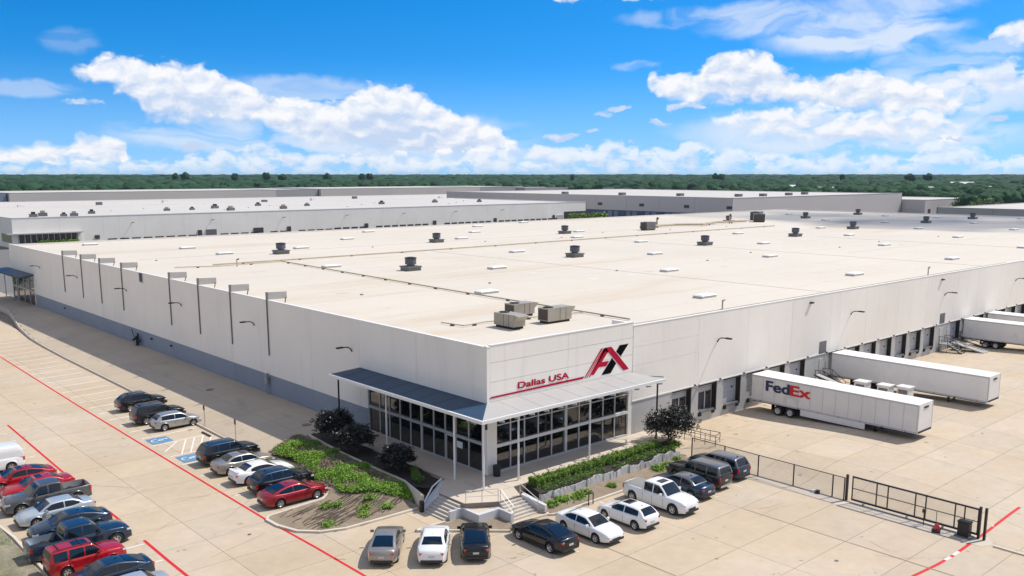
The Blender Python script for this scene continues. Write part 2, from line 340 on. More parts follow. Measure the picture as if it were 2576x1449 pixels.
def npmesh(name, V, F, mat, smooth=False, attr=None):
    V = np.asarray(V, dtype=np.float32); F = np.asarray(F, dtype=np.int32); k = F.shape[1]
    me = bpy.data.meshes.new(name); me.vertices.add(len(V)); me.vertices.foreach_set('co', V.ravel())
    me.loops.add(F.size); me.loops.foreach_set('vertex_index', F.ravel())
    me.polygons.add(len(F)); me.polygons.foreach_set('loop_start', np.arange(0, F.size, k, dtype=np.int32))
    if smooth: me.polygons.foreach_set('use_smooth', np.ones(len(F), dtype=bool))
    if attr is not None:
        a = me.attributes.new('tint', 'FLOAT', 'POINT'); a.data.foreach_set('value', np.asarray(attr, dtype=np.float32))
    me.materials.append(mat); me.update(calc_edges=True); return me
def sm(t): t = max(0., min(1., t)); return t * t * (3 - 2 * t)
def lerp(a, b, t): return a + (b - a) * t

# ------------------------------------------------------------------ terrain
def kerb_x(y):
    pts = [(10, -9.3), (26.5, -9.25), (45, -9.05), (72, -8.95), (82.5, -8.75), (90, -8.4), (99.7, -7.4), (106, -6.4), (113, -5.3), (118, -4.6), (150, -4.6)]
    for (a, b), (c, d) in zip(pts[:-1], pts[1:]):
        if y <= c: return lerp(b, d, max(0, (y - a) / (c - a)))
    return -4.6
def G_court(x, y):
    if y > -15: z = lerp(-.7, -.2, sm(-y / 15))
    else: z = lerp(-.2, -1., sm((-y - 17) / 16))
    return z
def G_lot(x, y):
    z = -.9 - .1 * min(1, max(0, (-x - 9) / 5))
    if y < 20: z = lerp(-1., z, sm((y - 17) / 3))
    if x > -4: z = -1.
    if x > 17.3: z = lerp(-1., G_court(x, y), sm((x - 17.3) / 6))
    return z
def G_drive(x, y): return -.02 - .68 * (min(9.3, max(0, -x)) / 9) ** 2
def G(x, y):
    if x > kerb_x(y) and x <= .2 and y > 17.2: return G_drive(x, y)
    return G_lot(x, y)

def slab(parent, name, x0, x1, y0, y1, f, mat, n=(2, 2), gap=.013, th=.12, meshonly=False):
    mb = MB(); nx, ny = n; g = gap
    X = [lerp(x0 + g, x1 - g, i / nx) for i in range(nx + 1)]; Y = [lerp(y0 + g, y1 - g, j / ny) for j in range(ny + 1)]
    vs = [(x, y, f(x, y)) for y in Y for x in X]; W = nx + 1
    fs = [(j * W + i, j * W + i + 1, (j + 1) * W + i + 1, (j + 1) * W + i) for j in range(ny) for i in range(nx)]
    per = [i for i in range(nx)] + [j * W + nx for j in range(ny)] + [ny * W + i for i in range(nx, 0, -1)] + [j * W for j in range(ny, 0, -1)]
    nb = len(vs); vs += [(vs[i][0], vs[i][1], vs[i][2] - th) for i in per]
    fs += [(per[(k + 1) % len(per)], per[k], nb + k, nb + (k + 1) % len(per)) for k in range(len(per))]
    mb.add(vs, fs)
    if meshonly: return mb
    return part(name, mb, mat, parent)

def build_ground():
    # broad terrain sheet, rising far off
    def ax(n, a, b, c): return np.concatenate([-np.geomspace(c, 60, n)[:-1] , np.linspace(-60, 60, 41), np.geomspace(60, c, n)[1:]])
    xs = np.concatenate([-np.geomspace(9000, 70, 24), np.arange(-64, 290, 8.), np.geomspace(300, 9000, 24)])
    ys = np.concatenate([-np.geomspace(9000, 60, 20), np.arange(-52, 150, 8.), np.geomspace(160, 9000, 28)])
    X, Y = np.meshgrid(xs, ys); Z = np.full(X.shape, -1.16)
    D = np.hypot(X - CAM.x, Y - CAM.y)
    t = np.clip((D - 620) / 2600, 0, 1); Z = Z + 10.5 * t * t * (3 - 2 * t) - 0.2
    V = np.stack([X, Y, Z], -1).reshape(-1, 3); nx = len(xs); ny = len(ys)
    idx = np.arange(nx * ny).reshape(ny, nx)
    F = np.stack([idx[:-1, :-1], idx[:-1, 1:], idx[1:, 1:], idx[1:, :-1]], -1).reshape(-1, 4)
    o = link('ground', npmesh('ground', V, F, M['ground'], True)); o['kind'] = 'structure'
    # joint bed under slabs
    xs = np.arange(-75, 140, 2.); ys = np.arange(-75, 150, 2.)
    def bed(name, x0, x1, y0, y1, f, mat, step=2.):
        nx = int((x1 - x0) / step); ny = int((y1 - y0) / step); mb = MB()
        mb.grid(nx, ny, lambda u, v: (lerp(x0, x1, u), lerp(y0, y1, v), f(lerp(x0, x1, u), lerp(y0, y1, v))))
        return struct(name, mb, mat)
    lot = bed('parking_lot', -90, 17.3, -90, 150, lambda x, y: -1.085 if (x < -8.5 and y > 17) or y < 17 else -1.12, M['joint'], 2.5)
    court = bed('truck_court', 17.3, 290, -90, 0.5, lambda x, y: G_lot(x, y) - .08, M['joint'], 2.)
    drive = struct('driveway', MB().grid(6, 70, lambda u, v: (lerp(kerb_x(lerp(17.4, 150, v)) + .1, .1, u), lerp(17.4, 150, v), G_drive(lerp(kerb_x(lerp(17.4, 150, v)), .1, u), 0) - .06)), M['joint'])
    XS = [-1.5 + 6.05 * k for k in range(-14, 3)] + [10.6, 17.3]
    XS = sorted(set([round(x, 3) for x in XS if x < 10] + [10.6, 17.3]))
    YS = [-18.85 + 3.92 * k for k in range(-18, 45)]
    cells = []
    for x0, x1 in zip(XS[:-1], XS[1:]):
        for y0, y1 in zip(YS[:-1], YS[1:]):
            cells.append(('L', x0, x1, y0, y1))
    XC = [17.3 + 6.1 * k for k in range(0, 44)]
    YC = [.1 + -3.85 * k for k in range(0, 23)]
    for x0, x1 in zip(XC[:-1], XC[1:]):
        for y1, y0 in zip(YC[:-1], YC[1:]): cells.append(('C', x0, x1, y0, y1))
    def seen(x, y):
        d = Vector((x, y)) - CAM.xy; f = Vector((math.sin(R(YAW)), math.cos(R(YAW)))); r = Vector((f.y, -f.x))
        a = d.dot(f); b = d.dot(r)
        return a > 24 and abs(b) < a * .60 + 3
    near = []; far = {'L': MB(), 'C': MB()}
    for c in cells:
        k, x0, x1, y0, y1 = c; mx, my = (x0 + x1) / 2, (y0 + y1) / 2
        if k == 'L' and (x0 > -9.2 and y0 > 17.3): continue
        if k == 'L' and (x0 > -4 and y0 > -3): continue
        d = math.hypot(mx - CAM.x, my - CAM.y); hidden = (k == 'L' and (x0 > -12 and -2 < y0 < 17) and x1 > -8)
        near.append((d + (0 if seen(mx, my) and not hidden else 1000), c))
    near.sort(key=lambda t: t[0])
    cnt = {'L': 0, 'C': 0}
    for d, (k, x0, x1, y0, y1) in near:
        f = G_lot
        if k == 'L' and y0 > 17.3 and x1 > -9.5:
            x1 = min(x1, kerb_x((y0 + y1) / 2) - .0)
            if x1 - x0 < .5: continue
        ok = cnt[k] < (210 if k == 'L' else 85) and d < 1000
        mb = slab(None, 'concrete_slab', x0, x1, y0, y1, f, None, (3, 2), meshonly=True)
        if ok: part('concrete_slab', mb, M['conc'], lot if k == 'L' else court); cnt[k] += 1
        elif d < 1300: far[k].add(mb.v, mb.f)
        else: far[k].add(mb.v, mb.f)
    part('concrete_paving', far['L'], M['conc'], lot, kind='stuff'); part('concrete_paving', far['C'], M['conc'], court, kind='stuff')
    # driveway slabs (two lanes)
    yy = [17.4 + 3.92 * k for k in range(0, 34)]
    for y0, y1 in zip(yy[:-1], yy[1:]):
        for a, b in ((0, .5), (.5, 1)):
            xk = kerb_x((y0 + y1) / 2) + .18
            slab(drive, 'concrete_slab', lerp(xk, 0, a), lerp(xk, 0, b), y0, y1, G_drive, M['drive'], (4, 1))
    # kerb along the driveway: the dark step
    mb = MB(); ys = np.arange(19.5, 150, 2.5)
    for y0, y1 in zip(ys[:-1], ys[1:]):
        a, b = kerb_x(y0), kerb_x(y1); z0, z1 = G_drive(a, 0) + .01, G_drive(b, 0) + .01
        mb.add([(a, y0, -1.05), (a + .17, y0, -1.05), (a + .17, y0, z0), (a + .02, y0, z0), (b, y1, -1.05), (b + .17, y1, -1.05), (b + .17, y1, z1), (b + .02, y1, z1)],
               [(0, 3, 7, 4), (3, 2, 6, 7), (2, 1, 5, 6), (0, 1, 2, 3), (4, 7, 6, 5)])
    struct('kerb', mb, M['kerb'])
    return lot, court, drive
LOT, COURT, DRIVE = build_ground()

def strip(name, pts, w, mat, parent, f=G, lift=.012, step=1.5, label=None):
    """painted line lying on the ground, sampled so that it follows the surface"""
    P = [Vector(p) for p in pts]; q = []
    for a, b in zip(P[:-1], P[1:]):
        n = max(1, int((b - a).length / step)); q += [a.lerp(b, i / n) for i in range(n)]
    q.append(P[-1]); mb = MB(); vs = []
    for i, p in enumerate(q):
        t = (q[min(i + 1, len(q) - 1)] - q[max(i - 1, 0)]).normalized(); nrm = Vector((-t.y, t.x)) * w / 2
        for s in (-1, 1): a = p + nrm * s; vs.append((a.x, a.y, f(a.x, a.y) + lift))
    mb.add(vs, [(2 * i, 2 * i + 2, 2 * i + 3, 2 * i + 1) for i in range(len(q) - 1)])
    up = (Vector(vs[2]) - Vector(vs[0])).cross(Vector(vs[1]) - Vector(vs[0])).z
    if up < 0: mb.f = [fc[::-1] for fc in mb.f]
    return part(name, mb, mat, parent, label)

def build_markings():
    strip('red_line', [(-14.55, 80), (-15.0, 46), (-15.15, 18), (-15.2, 5.0)], .17, M['red'], LOT, G_lot)
    strip('red_line', [(-15.2, 4.8), (-15.05, -1), (-15.0, -6.2), (-15.1, -14), (-16, -24)], .17, M['red'], LOT, G_lot)
    strip('red_line', [(-22.15, 43), (-22.4, 27), (-22.5, 19.8)], .17, M['red'], LOT, G_lot)
    strip('red_line', [(-22.6, 14.0), (-22.6, 11.2)], .17, M['red'], LOT, G_lot)
    strip('red_line', [(-22.65, 7.2), (-22.7, 3), (-22.7, -12)], .19, M['red'], LOT, G_lot)
    strip('red_line', [(-4, -27.5), (3, -27.8), (8.7, -27.95), (11.3, -28.2), (12.4, -28.25)], .2, M['red'], LOT, G_lot)
    strip('white_line', [(12.4, -28.25), (13.1, -28.28)], .2, M['wline'], LOT, G_lot)
    strip('red_line', [(13.1, -28.28), (13.5, -28.28)], .2, M['red'], LOT, G_lot)
    strip('white_line', [(13.5, -28.28), (14.3, -28.27)], .2, M['wline'], LOT, G_lot)
    strip('red_line', [(14.3, -28.27), (17.25, -28.2)], .2, M['red'], LOT, G_lot)
    strip('red_line', [(17.45, -28.2), (21.1, -28.17), (24.8, -28.1)], .2, M['red'], COURT, G_lot)
    ys = [79.8, 76.88, 73.9, 70.9, 67.9, 65.0, 62.1, 59.2, 56.2, 53.2, 50.3, 47.3, 44.4, 41.4, 38.5, 35.6, 32.9, 30.1]
    for y in ys: strip('stall_line', [(-14.5, y), (-9.7 if y < 75 else -9.4, y)], .17, M['wline'], LOT, G_lot)
    for y in (83, 86, 89, 92): strip('stall_line', [(-14.4, y), (-9.2, y)], .17, M['wline'], LOT, G_lot)
    # accessible bays: hatched aisle with blue symbols
    for y in (27.3, 23.3): strip('stall_line', [(-14.6, y), (-9.6, y)], .14, M['wline'], LOT, G_lot)
    for k in range(7):
        x = -14.4 + k * .78
        strip('hatch_line', [(x, 23.4 if k else 25.0), (min(x + 1.9, -9.6), 27.2 if x + 1.9 < -9.6 else 27.2 - (x + 1.9 + 9.6) * 2)], .12, M['wline'], LOT, G_lot)
    for y in (20.6, 17.0, 14.05, 11.0, 8.15, 5.4): strip('stall_line', [(-14.7, y), (-9.9, y)], .13, M['wline'], LOT, G_lot)
    for y in (43, 40, 37, 34, 31, 26, 25.4, 22, 19, 16, 13, 9.9, 6.6, 3.4, .4, -2.6): strip('stall_line', [(-28, y), (-22.9, y)], .13, M['wline'], LOT, G_lot)
    for y in (28.6, 21.9):                     # blue squares with wheelchair figure
        f = lambda u, v: (-13.55 + u, y + v, G_lot(-13.5 + u, y + v))
        part('blue_symbol_square', MB().add([(-14.4, y - .95, -.97), (-12.6, y - .95, -.97), (-12.6, y + .95, -.97), (-14.4, y + .95, -.97)], [(0, 1, 2, 3)]), M['bluep'], LOT)
        mb = MB(); z = -.962
        def seg(a, b, w=.16):
            a = Vector(a); b = Vector(b); n = (b - a).normalized(); n = Vector((-n.y, n.x)) * w / 2
            mb.add([(-13.5 + p.y, y - p.x, z) for p in (a + n, a - n, b - n, b + n)], [(0, 1, 2, 3)])
        seg((-.12, .45), (-.08, -.05)); seg((-.1, .2), (.25, .2), .12); seg((-.08, -.05), (.28, -.05)); seg((.26, -.05), (.4, -.5)); seg((.36, -.48), (.55, -.42), .12)
        a = [(math.cos(t) * .38 + .0, math.sin(t) * .38 - .32) for t in np.linspace(R(150), R(400), 9)]
        for p, q in zip(a[:-1], a[1:]): seg(p, q, .1)
        mb.add([(-13.5 + .62 + .13 * math.sin(t), y + .12 + .13 * math.cos(t), z) for t in np.linspace(0, 2 * math.pi, 9)[:-1]], [tuple(range(7, -1, -1))])
        me = mb.mesh('wheelchair_symbol', M['wline'])
        o = link('wheelchair_symbol', me, LOT)
    # right-hand lot: longer joints and stall dashes
    for (x0, y0, x1, y1) in [(-15.1, -3.4, -14.6, -3.9), (-12.9, -5.9, -12.4, -6.4), (-10.9, -7.6, -10.4, -8.1), (-6.3, -10.2, -6.0, -10.7)]:
        strip('stall_dash', [(x0, y0), (x1, y1)], .1, M['pipe'], LOT, G_lot)
    for x in (-3.3, .1, 4.1, 8.2, 11.2, 14.3): strip('stall_line', [(x, -7.5), (x, -12.6)], .09, M['wline'], LOT, G_lot)
    # drainage channel line running away from the entrance lot
    strip('channel_joint', [(-1.5, -13.2), (-1.52, -30)], .07, M['puddle'], LOT, G_lot, .014)
    strip('channel_joint', [(10.6, -15), (10.5, -30)], .06, M['puddle'], LOT, G_lot, .014)
build_markings()
# ------------------------------------------------------------------ main warehouse
BW = thing('warehouse', 'large white tilt-up warehouse with flat cream roof and glazed corner entrance', 'warehouse')
BX, BY = 258., 133.5
PL = [0, 8.7, 17.1, 25.5, 33.9, 42.3, 50.7, 59.1, 67.5, 75.9, 84.3, 92.7, 101.1, 109.5, 118.7]
PR = [25.36 + 7.85 * k for k in range(0, 30)]
DOORS = [k for k in range(0, 58) if k not in (6, 14)]
def dx1(k): return 24.2 + 3.9 * k
def wall_text(body, name, mat, plane, u0, z0, width, height, parent, bold=.0, shear=0., bold2=.075):
    """flat lettering converted to a mesh; plane 'R' lies on y=const reading along +x, 'T' on x=const reading along -y"""
    cu = bpy.data.curves.new(name, 'FONT'); cu.body = body; cu.size = 1; cu.extrude = .0; cu.offset = bold; cu.shear = shear
    o = bpy.data.objects.new(name, cu); C.objects.link(o); bpy.context.view_layer.update()
    me = bpy.data.meshes.new_from_object(o); bpy.data.objects.remove(o)
    co = np.array([v.co[:] for v in me.vertices]); mn = co.min(0); mx = co.max(0); s = (mx - mn)[:2]
    for v in me.vertices:
        u = u0[0] + (v.co.x - mn[0]) / s[0] * width; z = z0 + (v.co.y - mn[1]) / s[1] * height
        v.co = (u, u0[1], z) if plane == 'R' else (u0[1], u0[0] - (v.co.x - mn[0]) / s[0] * width, z)
    src = MB(); src.v = [tuple(v.co) for v in me.vertices]; src.f = [tuple(p.vertices) for p in me.polygons]; em = height * bold2; mb = MB()
    for i, (du, dv) in enumerate([(0, 0), (1, 0), (-1, 0), (0, .6), (0, -.6), (.7, .5), (-.7, -.5), (.7, -.5), (-.7, .5)]):
        e = .0008 * i
        mb.add([(x + du * em, y - e, z + dv * em) if plane == 'R' else (x - e, y - du * em, z + dv * em) for x, y, z in src.v], src.f)
    return link(name, mb.mesh(name, mat), parent)
def build_warehouse():
    P = lambda n, mb, m, **k: part(n, mb, M[m], BW, **k)
    # hidden core that stops light
    P('roof', MB().add([(.3, .3, 9.2), (BX - .3, .3, 9.2), (BX - .3, BY - .3, 9.2), (.3, BY - .3, 9.2)], [(0, 1, 2, 3)]), 'roof')
    core = MB().box(.6, BX - .6, .9, BY - .6, -1.2, 9.1); P('hidden_core', core, 'wallg')
    g = .012
    # --- left wall
    for y0, y1 in zip(PL[:-1], PL[1:]):
        lo = 2.0 if y0 > 17 else 4.15
        P('wall_panel', MB().box(0, .3, y0 + g, y1 - g, lo, 9.62), 'wallw')
        if y0 > 17: P('base_panel', MB().box(.02, .3, y0 + g, y1 - g, -1.2, 2.0 - .02), 'wallb')
    P('wall_panel', MB().box(0, .3, 118.7 + g, BY, 5.2, 9.62), 'wallw'); P('wall_pier', MB().box(0, .3, 118.75, 119.1, -.5, 5.2), 'wallw')
    P('wall_pier', MB().box(0, .3, 15.95, 17.1 - g, -.3, 4.13), 'wallw'); P('wall_pier', MB().box(0, .3, .3, .62, -.3, 4.13), 'wallw')
    P('base_panel', MB().box(-.012, .0, 15.95, 17.1, -.3, 2.0), 'wallb')
    P('parapet_cap', MB().box(-.03, .33, -.03, BY + .03, 9.62, 9.68), 'cap')
    # --- right wall: storefront part with reveals
    for x0, x1 in ((.31, 8.4), (8.4, 16.2)):
        for z0, z1 in ((4.2, 5.56), (5.56, 7.01), (7.01, 8.46), (8.46, 9.74)):
            P('wall_panel', MB().box(x0 + g, x1 - g, 0, .3, z0 + g, z1 - g), 'wallw')
    P('corner_trim', MB().box(-.01, .3, -.01, .0, 4.2, 9.74), 'wallw')
    P('corner_trim', MB().box(0, .3, 0, .3, 9.62, 9.74), 'wallw')
    P('parapet_cap', MB().box(.33, 16.23, -.03, .33, 9.74, 9.80), 'cap'); P('parapet_return', MB().box(15.93, 16.2, .3, 2.2, 9.2, 9.74), 'wallw')
    P('wall_pier', MB().box(0, .95, 0, .3, -.3, 4.2), 'wallw'); P('wall_pier', MB().box(15.75, 16.2, 0, .3, -.3, 4.2), 'wallw')
    for z0, z1 in ((2.9, 6.0), (6.0, 7.6), (7.6, 9.45)):
        P('wall_panel', MB().box(16.2 + g, 25.36 - g, -.02, .3, z0 + g, z1), 'wallw')
    for x0, x1 in zip(PR[:-1], PR[1:]):
        P('wall_panel', MB().box(x0 + g, x1 - g, -.02, .3, 2.9, 9.45), 'wallw')
    P('parapet_cap', MB().box(16.2, BX, -.05, .33, 9.45, 9.50), 'cap')
    # base wall with recessed dock doors
    P('lintel_ledge', MB().box(16.2, BX, -.06, -.02, 2.86, 2.96), 'cap')
    x = 16.2
    for k in range(0, 59):
        if k in (6, 14): continue
        a, b = dx1(k) - 2.5, dx1(k)
        P('base_pier', MB().box(x, a, .0, .45, -1.3, 2.88), 'wallg'); x = b
        P('dock_sill', MB().box(a, b, .0, .45, -1.3, .32), 'wallg')
        if k > 24: 
            P('dock_door', MB().box(a, b, .40, .45, .32, 2.88), 'door'); continue
        d = MB()
        if k in (0, 1):
            for i in range(2): d.box(a, b, .34, .40, 2.0 + i * .44 + .015, 2.0 + i * .44 + .43)
        else:
            for i in range(5): d.box(a, b, .34, .40, .32 + i * .512 + .012, .32 + (i + 1) * .512)
        dd = P('dock_door', d, 'door')
        part('door_window', MB().box((a + b) / 2 + .45, (a + b) / 2 + .75, .33, .345, 1.7, 1.85), M['glass'], dd)
        P('door_recess', MB().box(a, b, .41, .46, .32, 2.88), 'doord')
        if k in (0, 1): part('centre_post', MB().box((a + b) / 2 + .1, (a + b) / 2 + .22, .3, .36, .32, 2.0), M['lgrey'], dd)
        P('dock_seal', MB().box(b - .02, b + .12, -.16, .3, .1, 2.88), 'dark')
        P('dock_seal', MB().box(a + .0, b, -.1, .0, 2.74, 2.86), 'dark')
        P('dock_leveller', MB().box(a + .2, b - .2, -.22, .36, .20, .33), 'grey')
        P('dock_bumper', MB().box(a + .05, a + .4, -.16, .0, -.12, .22), 'dark'); P('dock_bumper', MB().box(b - .4, b - .05, -.16, .0, -.12, .22), 'dark')
    P('base_pier', MB().box(x, BX, .0, .45, -1.3, 2.88), 'wallg')
    for x0 in (46.9, 76.8):                    # man doors with louvre above
        P('man_door', MB().box(x0 + .1, x0 + 1.1, -.04, .0, .3, 2.4), 'lgrey')
        P('louvre', MB().box(x0 - .1, x0 + 1.35, -.05, -.02, 2.95, 4.3), 'grey')
    for x in np.arange(24.9, 110, 3.9): P('wall_light', MB().box(x - .07, x + .07, -.2, -.06, 2.93, 3.05), 'dark')
    for x in (44.5, 76.35): P('security_light', MB().box(x - .25, x + .25, -.3, -.02, 8.7, 8.85), 'dark')
    # other two walls
    for x0 in np.arange(0, BX - 1, 8.6): P('wall_panel', MB().box(x0 + g, min(BX, x0 + 8.6) - g, BY - .3, BY, -1.2, 9.5), 'wallw')
    for y0 in np.arange(0, BY - 1, 8.9): P('wall_panel', MB().box(BX - .3, BX, y0 + g, min(BY, y0 + 8.9) - g, -1.2, 9.5), 'wallw')
    P('parapet_cap', MB().box(0, BX, BY - .33, BY + .03, 9.5, 9.56), 'cap')
    # fins on the left wall
    for y in (33.9, 42.3, 50.6, 59.0, 75.4, 84.2, 92.4, 101.3):
        P('wall_fin', MB().box(-.13, 0, y - .045, y + .045, 4.02, 9.7), 'fin')
        P('wall_fin', MB().box(-.13, .10, y - .06, y + .06, 9.7, 10.45), 'fin')
        f = P('roof_fin', MB().prism([(0.10, y - .06), (2.15, y - .06), (2.15, y + .06), (0.10, y + .06)], 9.68, lambda a, b: 10.43 if a < 1 else 10.35), 'finbox')
        part('fin_brace', MB().bar((2.0, y - .1, 9.75), (1.75, y - .35, 9.25), .05), M['blackm'], f)
    s = P('scupper', MB().box(-.05, .0, 67.7, 69.0, 8.35, 9.55), 'lgrey'); part('scupper_opening', MB().box(-.07, -.05, 67.85, 68.85, 8.5, 9.6), M['doord'], s)
    # storefront glazing, right (faces -y) and left (faces -x)
    mr = [.95, 2.4, 3.84, 5.29, 6.75, 8.29, 9.84, 11.2, 12.7, 14.15, 15.75]
    for i, (a, b) in enumerate(zip(mr[:-1], mr[1:])):
        for z0, z1 in ((.12, 1.93), (2.17, 3.58), (3.66, 4.08)):
            P('window_pane', MB().box(a + .03, b - .03, .16, .19, z0, z1), 'glass')
    for i, x in enumerate(mr):
        w = .13 if i == 5 else .045
        P('mullion', MB().box(x - w, x + w, .02 if i == 5 else .08, .2, .1, 4.2), 'frame')
    P('transom', MB().box(.95, 15.75, .0, .2, 1.93, 2.17), 'white'); P('transom', MB().box(.95, 15.75, .07, .2, 3.58, 3.66), 'frame')
    P('sill', MB().box(.95, 15.75, .0, .2, -.3, .12), 'frame'); P('head_frame', MB().box(.95, 15.75, .05, .2, 4.08, 4.2), 'frame')
    ml = [.62, 2.29, 3.85, 5.2, 6.69, 8.3, 9.82, 11.31, 12.85, 14.3, 15.95]
    for a, b in zip(ml[:-1], ml[1:]):
        for z0, z1 in ((.1, 2.15), (2.4, 4.02)):
            P('window_pane', MB().box(.16, .19, a + .03, b - .03, z0, z1), 'glass')
    for i, y in enumerate(ml):
        w = .12 if i in (5,) else .045
        P('mullion', MB().box(.08, .2, y - w, y + w, .05, 4.15), 'frame')
    P('transom', MB().box(.0, .2, .62, 15.95, 2.15, 2.38), 'canw'); P('head_frame', MB().box(.05, .2, .62, 15.95, 4.02, 4.15), 'frame'); P('sill', MB().box(.05, .2, .62, 15.95, -.1, .1), 'frame')
    d = P('entrance_door', MB().box(.1, .16, 3.98, 4.05, .1, 2.1).box(.1, .16, 5.03, 5.1, .1, 2.1).box(.1, .16, 4.05, 5.03, 2.02, 2.1), 'frame')
    part('door_handle', MB().bar((.05, 4.15, .9), (.05, 4.15, 1.3), .02), M['chrome'], d)
    P('notice_panel', MB().box(.05, .1, 3.0, 3.7, 1.35, 1.85), 'white')
    # canopy round the corner
    e = 2.75
    zt = lambda x, y: 5.48 - .26 * max(0, max(-x, -y)) / e
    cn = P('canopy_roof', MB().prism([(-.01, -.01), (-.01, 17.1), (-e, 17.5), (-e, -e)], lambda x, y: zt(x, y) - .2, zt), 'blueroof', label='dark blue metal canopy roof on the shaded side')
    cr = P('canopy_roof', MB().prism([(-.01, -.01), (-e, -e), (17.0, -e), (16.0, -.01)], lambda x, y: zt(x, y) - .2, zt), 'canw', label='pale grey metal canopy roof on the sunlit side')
    for i in range(1, 9):
        y = i * 2.1 - 1; part('standing_seam', MB().prism([(-.02, y - .02), (-.02, y + .02), (-e, y + .02), (-e, y - .02)], zt, lambda a, b: zt(a, b) + .012), M['blueroof'], cn)
    for i in range(1, 8):
        x = i * 2.1 - 1; part('standing_seam', MB().prism([(x - .02, -.02), (x - .02, -e), (x + .02, -e), (x + .02, -.02)], zt, lambda a, b: zt(a, b) + .012), M['canw'], cr)
    P('gutter', MB().box(-e - .16, -e, -e - .16, 17.5, 5.02, 5.26), 'white'); P('gutter', MB().box(-e, 17.1, -e - .16, -e, 5.02, 5.26), 'white')
    P('canopy_beam', MB().box(-2.4, -2.2, -2.2, 17.2, 4.85, 5.04), 'canw'); P('canopy_beam', MB().box(-2.2, 16.8, -2.4, -2.2, 4.85, 5.04), 'canw')
    for i in range(13):
        x = -1.2 + i * 1.45; P('purlin', MB().obox((x, -e - .26, 4.98), (.08, .5, .12), rx=R(-14)), 'canw')
    P('canopy_end_truss', MB().bar((16.6, -.1, 5.1), (18.0, -1.9, 5.12), .05).bar((18.0, -1.9, 5.12), (16.9, -2.8, 5.1), .05).bar((16.9, -2.8, 5.0), (16.6, -.3, 4.9), .04), 'steel')
    for (x, y, m) in [(-2.3, -2.3, 'white'), (-2.3, 1.0, 'white'), (-2.2, 9.9, 'white'), (-2.2, 17.1, 'blackm'), (1.0, -2.33, 'white'), (8.55, -2.3, 'white'), (16.75, -2.3, 'blackm')]:
        P('canopy_post', MB().bar((x, y, -.02), (x, y, 4.95), .075, 10), m)
    # second entrance at the far end of the left wall
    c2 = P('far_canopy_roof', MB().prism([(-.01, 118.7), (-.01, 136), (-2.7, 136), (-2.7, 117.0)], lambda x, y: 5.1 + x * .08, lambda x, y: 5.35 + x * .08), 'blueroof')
    for i, (a, b) in enumerate([(119.1, 122.5), (122.5, 126), (126, 129.7), (129.7, 133.4)]):
        P('window_pane', MB().box(.12, .15, a + .05, b - .05, .1, 2.2), 'glass'); P('window_pane', MB().box(.12, .15, a + .05, b - .05, 2.4, 5.1), 'glass')
        P('mullion', MB().box(.05, .16, b - .07, b + .07, -.3, 5.2), 'frame')
    P('transom', MB().box(.05, .16, 119.1, 133.4, 2.2, 2.4), 'frame')
    for y in (126.4, 134.7): P('canopy_post', MB().bar((-.9, y, -.3), (-.9, y, 5.1), .09, 8), 'lgrey')
    # hose / standpipe sign and fire riser on the blue band
    P('wall_hydrant', MB().bar((-.25, 34.2, -.05), (-.25, 34.2, 1.1), .04).bar((-.25, 34.5, -.05), (-.25, 34.5, 1.1), .04).box(-.36, -.12, 34.1, 34.6, 1.1, 1.75).obox((-.25, 34.35, 2.0), (.2, .25, .3)), 'steel')
    P('fire_riser', MB().bar((-.3, 70.2, -.1), (-.3, 70.2, 1.6), .12, 8).bar((-.3, 70.8, -.1), (-.3, 70.8, 1.2), .12, 8).bar((-.3, 69.6, .7), (-.3, 71.4, .7), .1, 8).bar((-.3, 69.6, .7), (-.9, 69.4, .2), .1, 8)
      .bar((-.3, 70.2, 1.2), (-.7, 70.0, 1.0), .16, 8).bar((-.3, 70.8, 1.0), (-.75, 70.9, .6), .16, 8).bar((-.3, 71.4, .7), (-.3, 72.4, 1.9), .05, 6), 'blackm')
    for y in (59.6, 66.0, 102.3): P('hose_bib', MB().obox((-.1, y, 1.4), (.2, .2, .2)), 'dark')
    # corner trim bits
    P('downlight', MB().bar((-.25, -.2, 3.6), (-.25, -.2, 4.2), .09, 8), 'blackm')
    # wall signs
    red = MB()
    def poly(pts, m): m.add([(x, -.028, z) for x, z in pts], [tuple(range(len(pts)))])
    poly([(.14, 5.80), (10.12, 5.82), (10.26, 6.0), (.43, 5.93)], red)
    poly([(10.26, 5.82), (10.34, 5.82), (10.52, 6.0), (12.42, 8.02), (12.20, 8.02), (10.38, 6.02)], red)
    poly([(10.48, 5.83), (10.60, 5.83), (10.72, 5.99), (12.62, 7.98), (12.50, 8.02), (10.62, 5.99)], red)
    poly([(10.75, 5.83), (10.88, 5.83), (11.02, 5.98), (12.86, 7.92), (12.66, 8.02), (12.6, 8.0), (10.86, 5.98)], red)
    poly([(11.06, 5.97), (11.40, 5.97), (11.95, 6.50), (12.88, 6.48), (13.18, 6.87), (12.31, 6.89), (13.0, 7.60), (13.05, 7.66), (12.85, 8.02), (12.66, 8.03)], red)
    poly([(12.66, 8.03), (12.85, 7.62), (13.10, 7.60), (15.01, 5.81), (15.71, 5.84), (13.44, 8.03)], red)
    blk = MB()
    poly([(14.05, 7.54), (14.63, 7.06), (15.6, 8.02), (14.46, 8.02)], blk); poly([(12.28, 5.80), (13.42, 5.80), (14.08, 6.54), (13.53, 7.06)], blk)
    sg = P('wall_logo', red, 'logor', label='crimson A of the wall logo with long crimson underline'); part('logo_black_stroke', blk, M['logob'], sg)
    wall_text('Dallas USA', 'wall_lettering', M['logor'], 'R', (3.05, -.03), 6.14, 5.42, .47, BW, .0, bold2=.075)
build_warehouse()

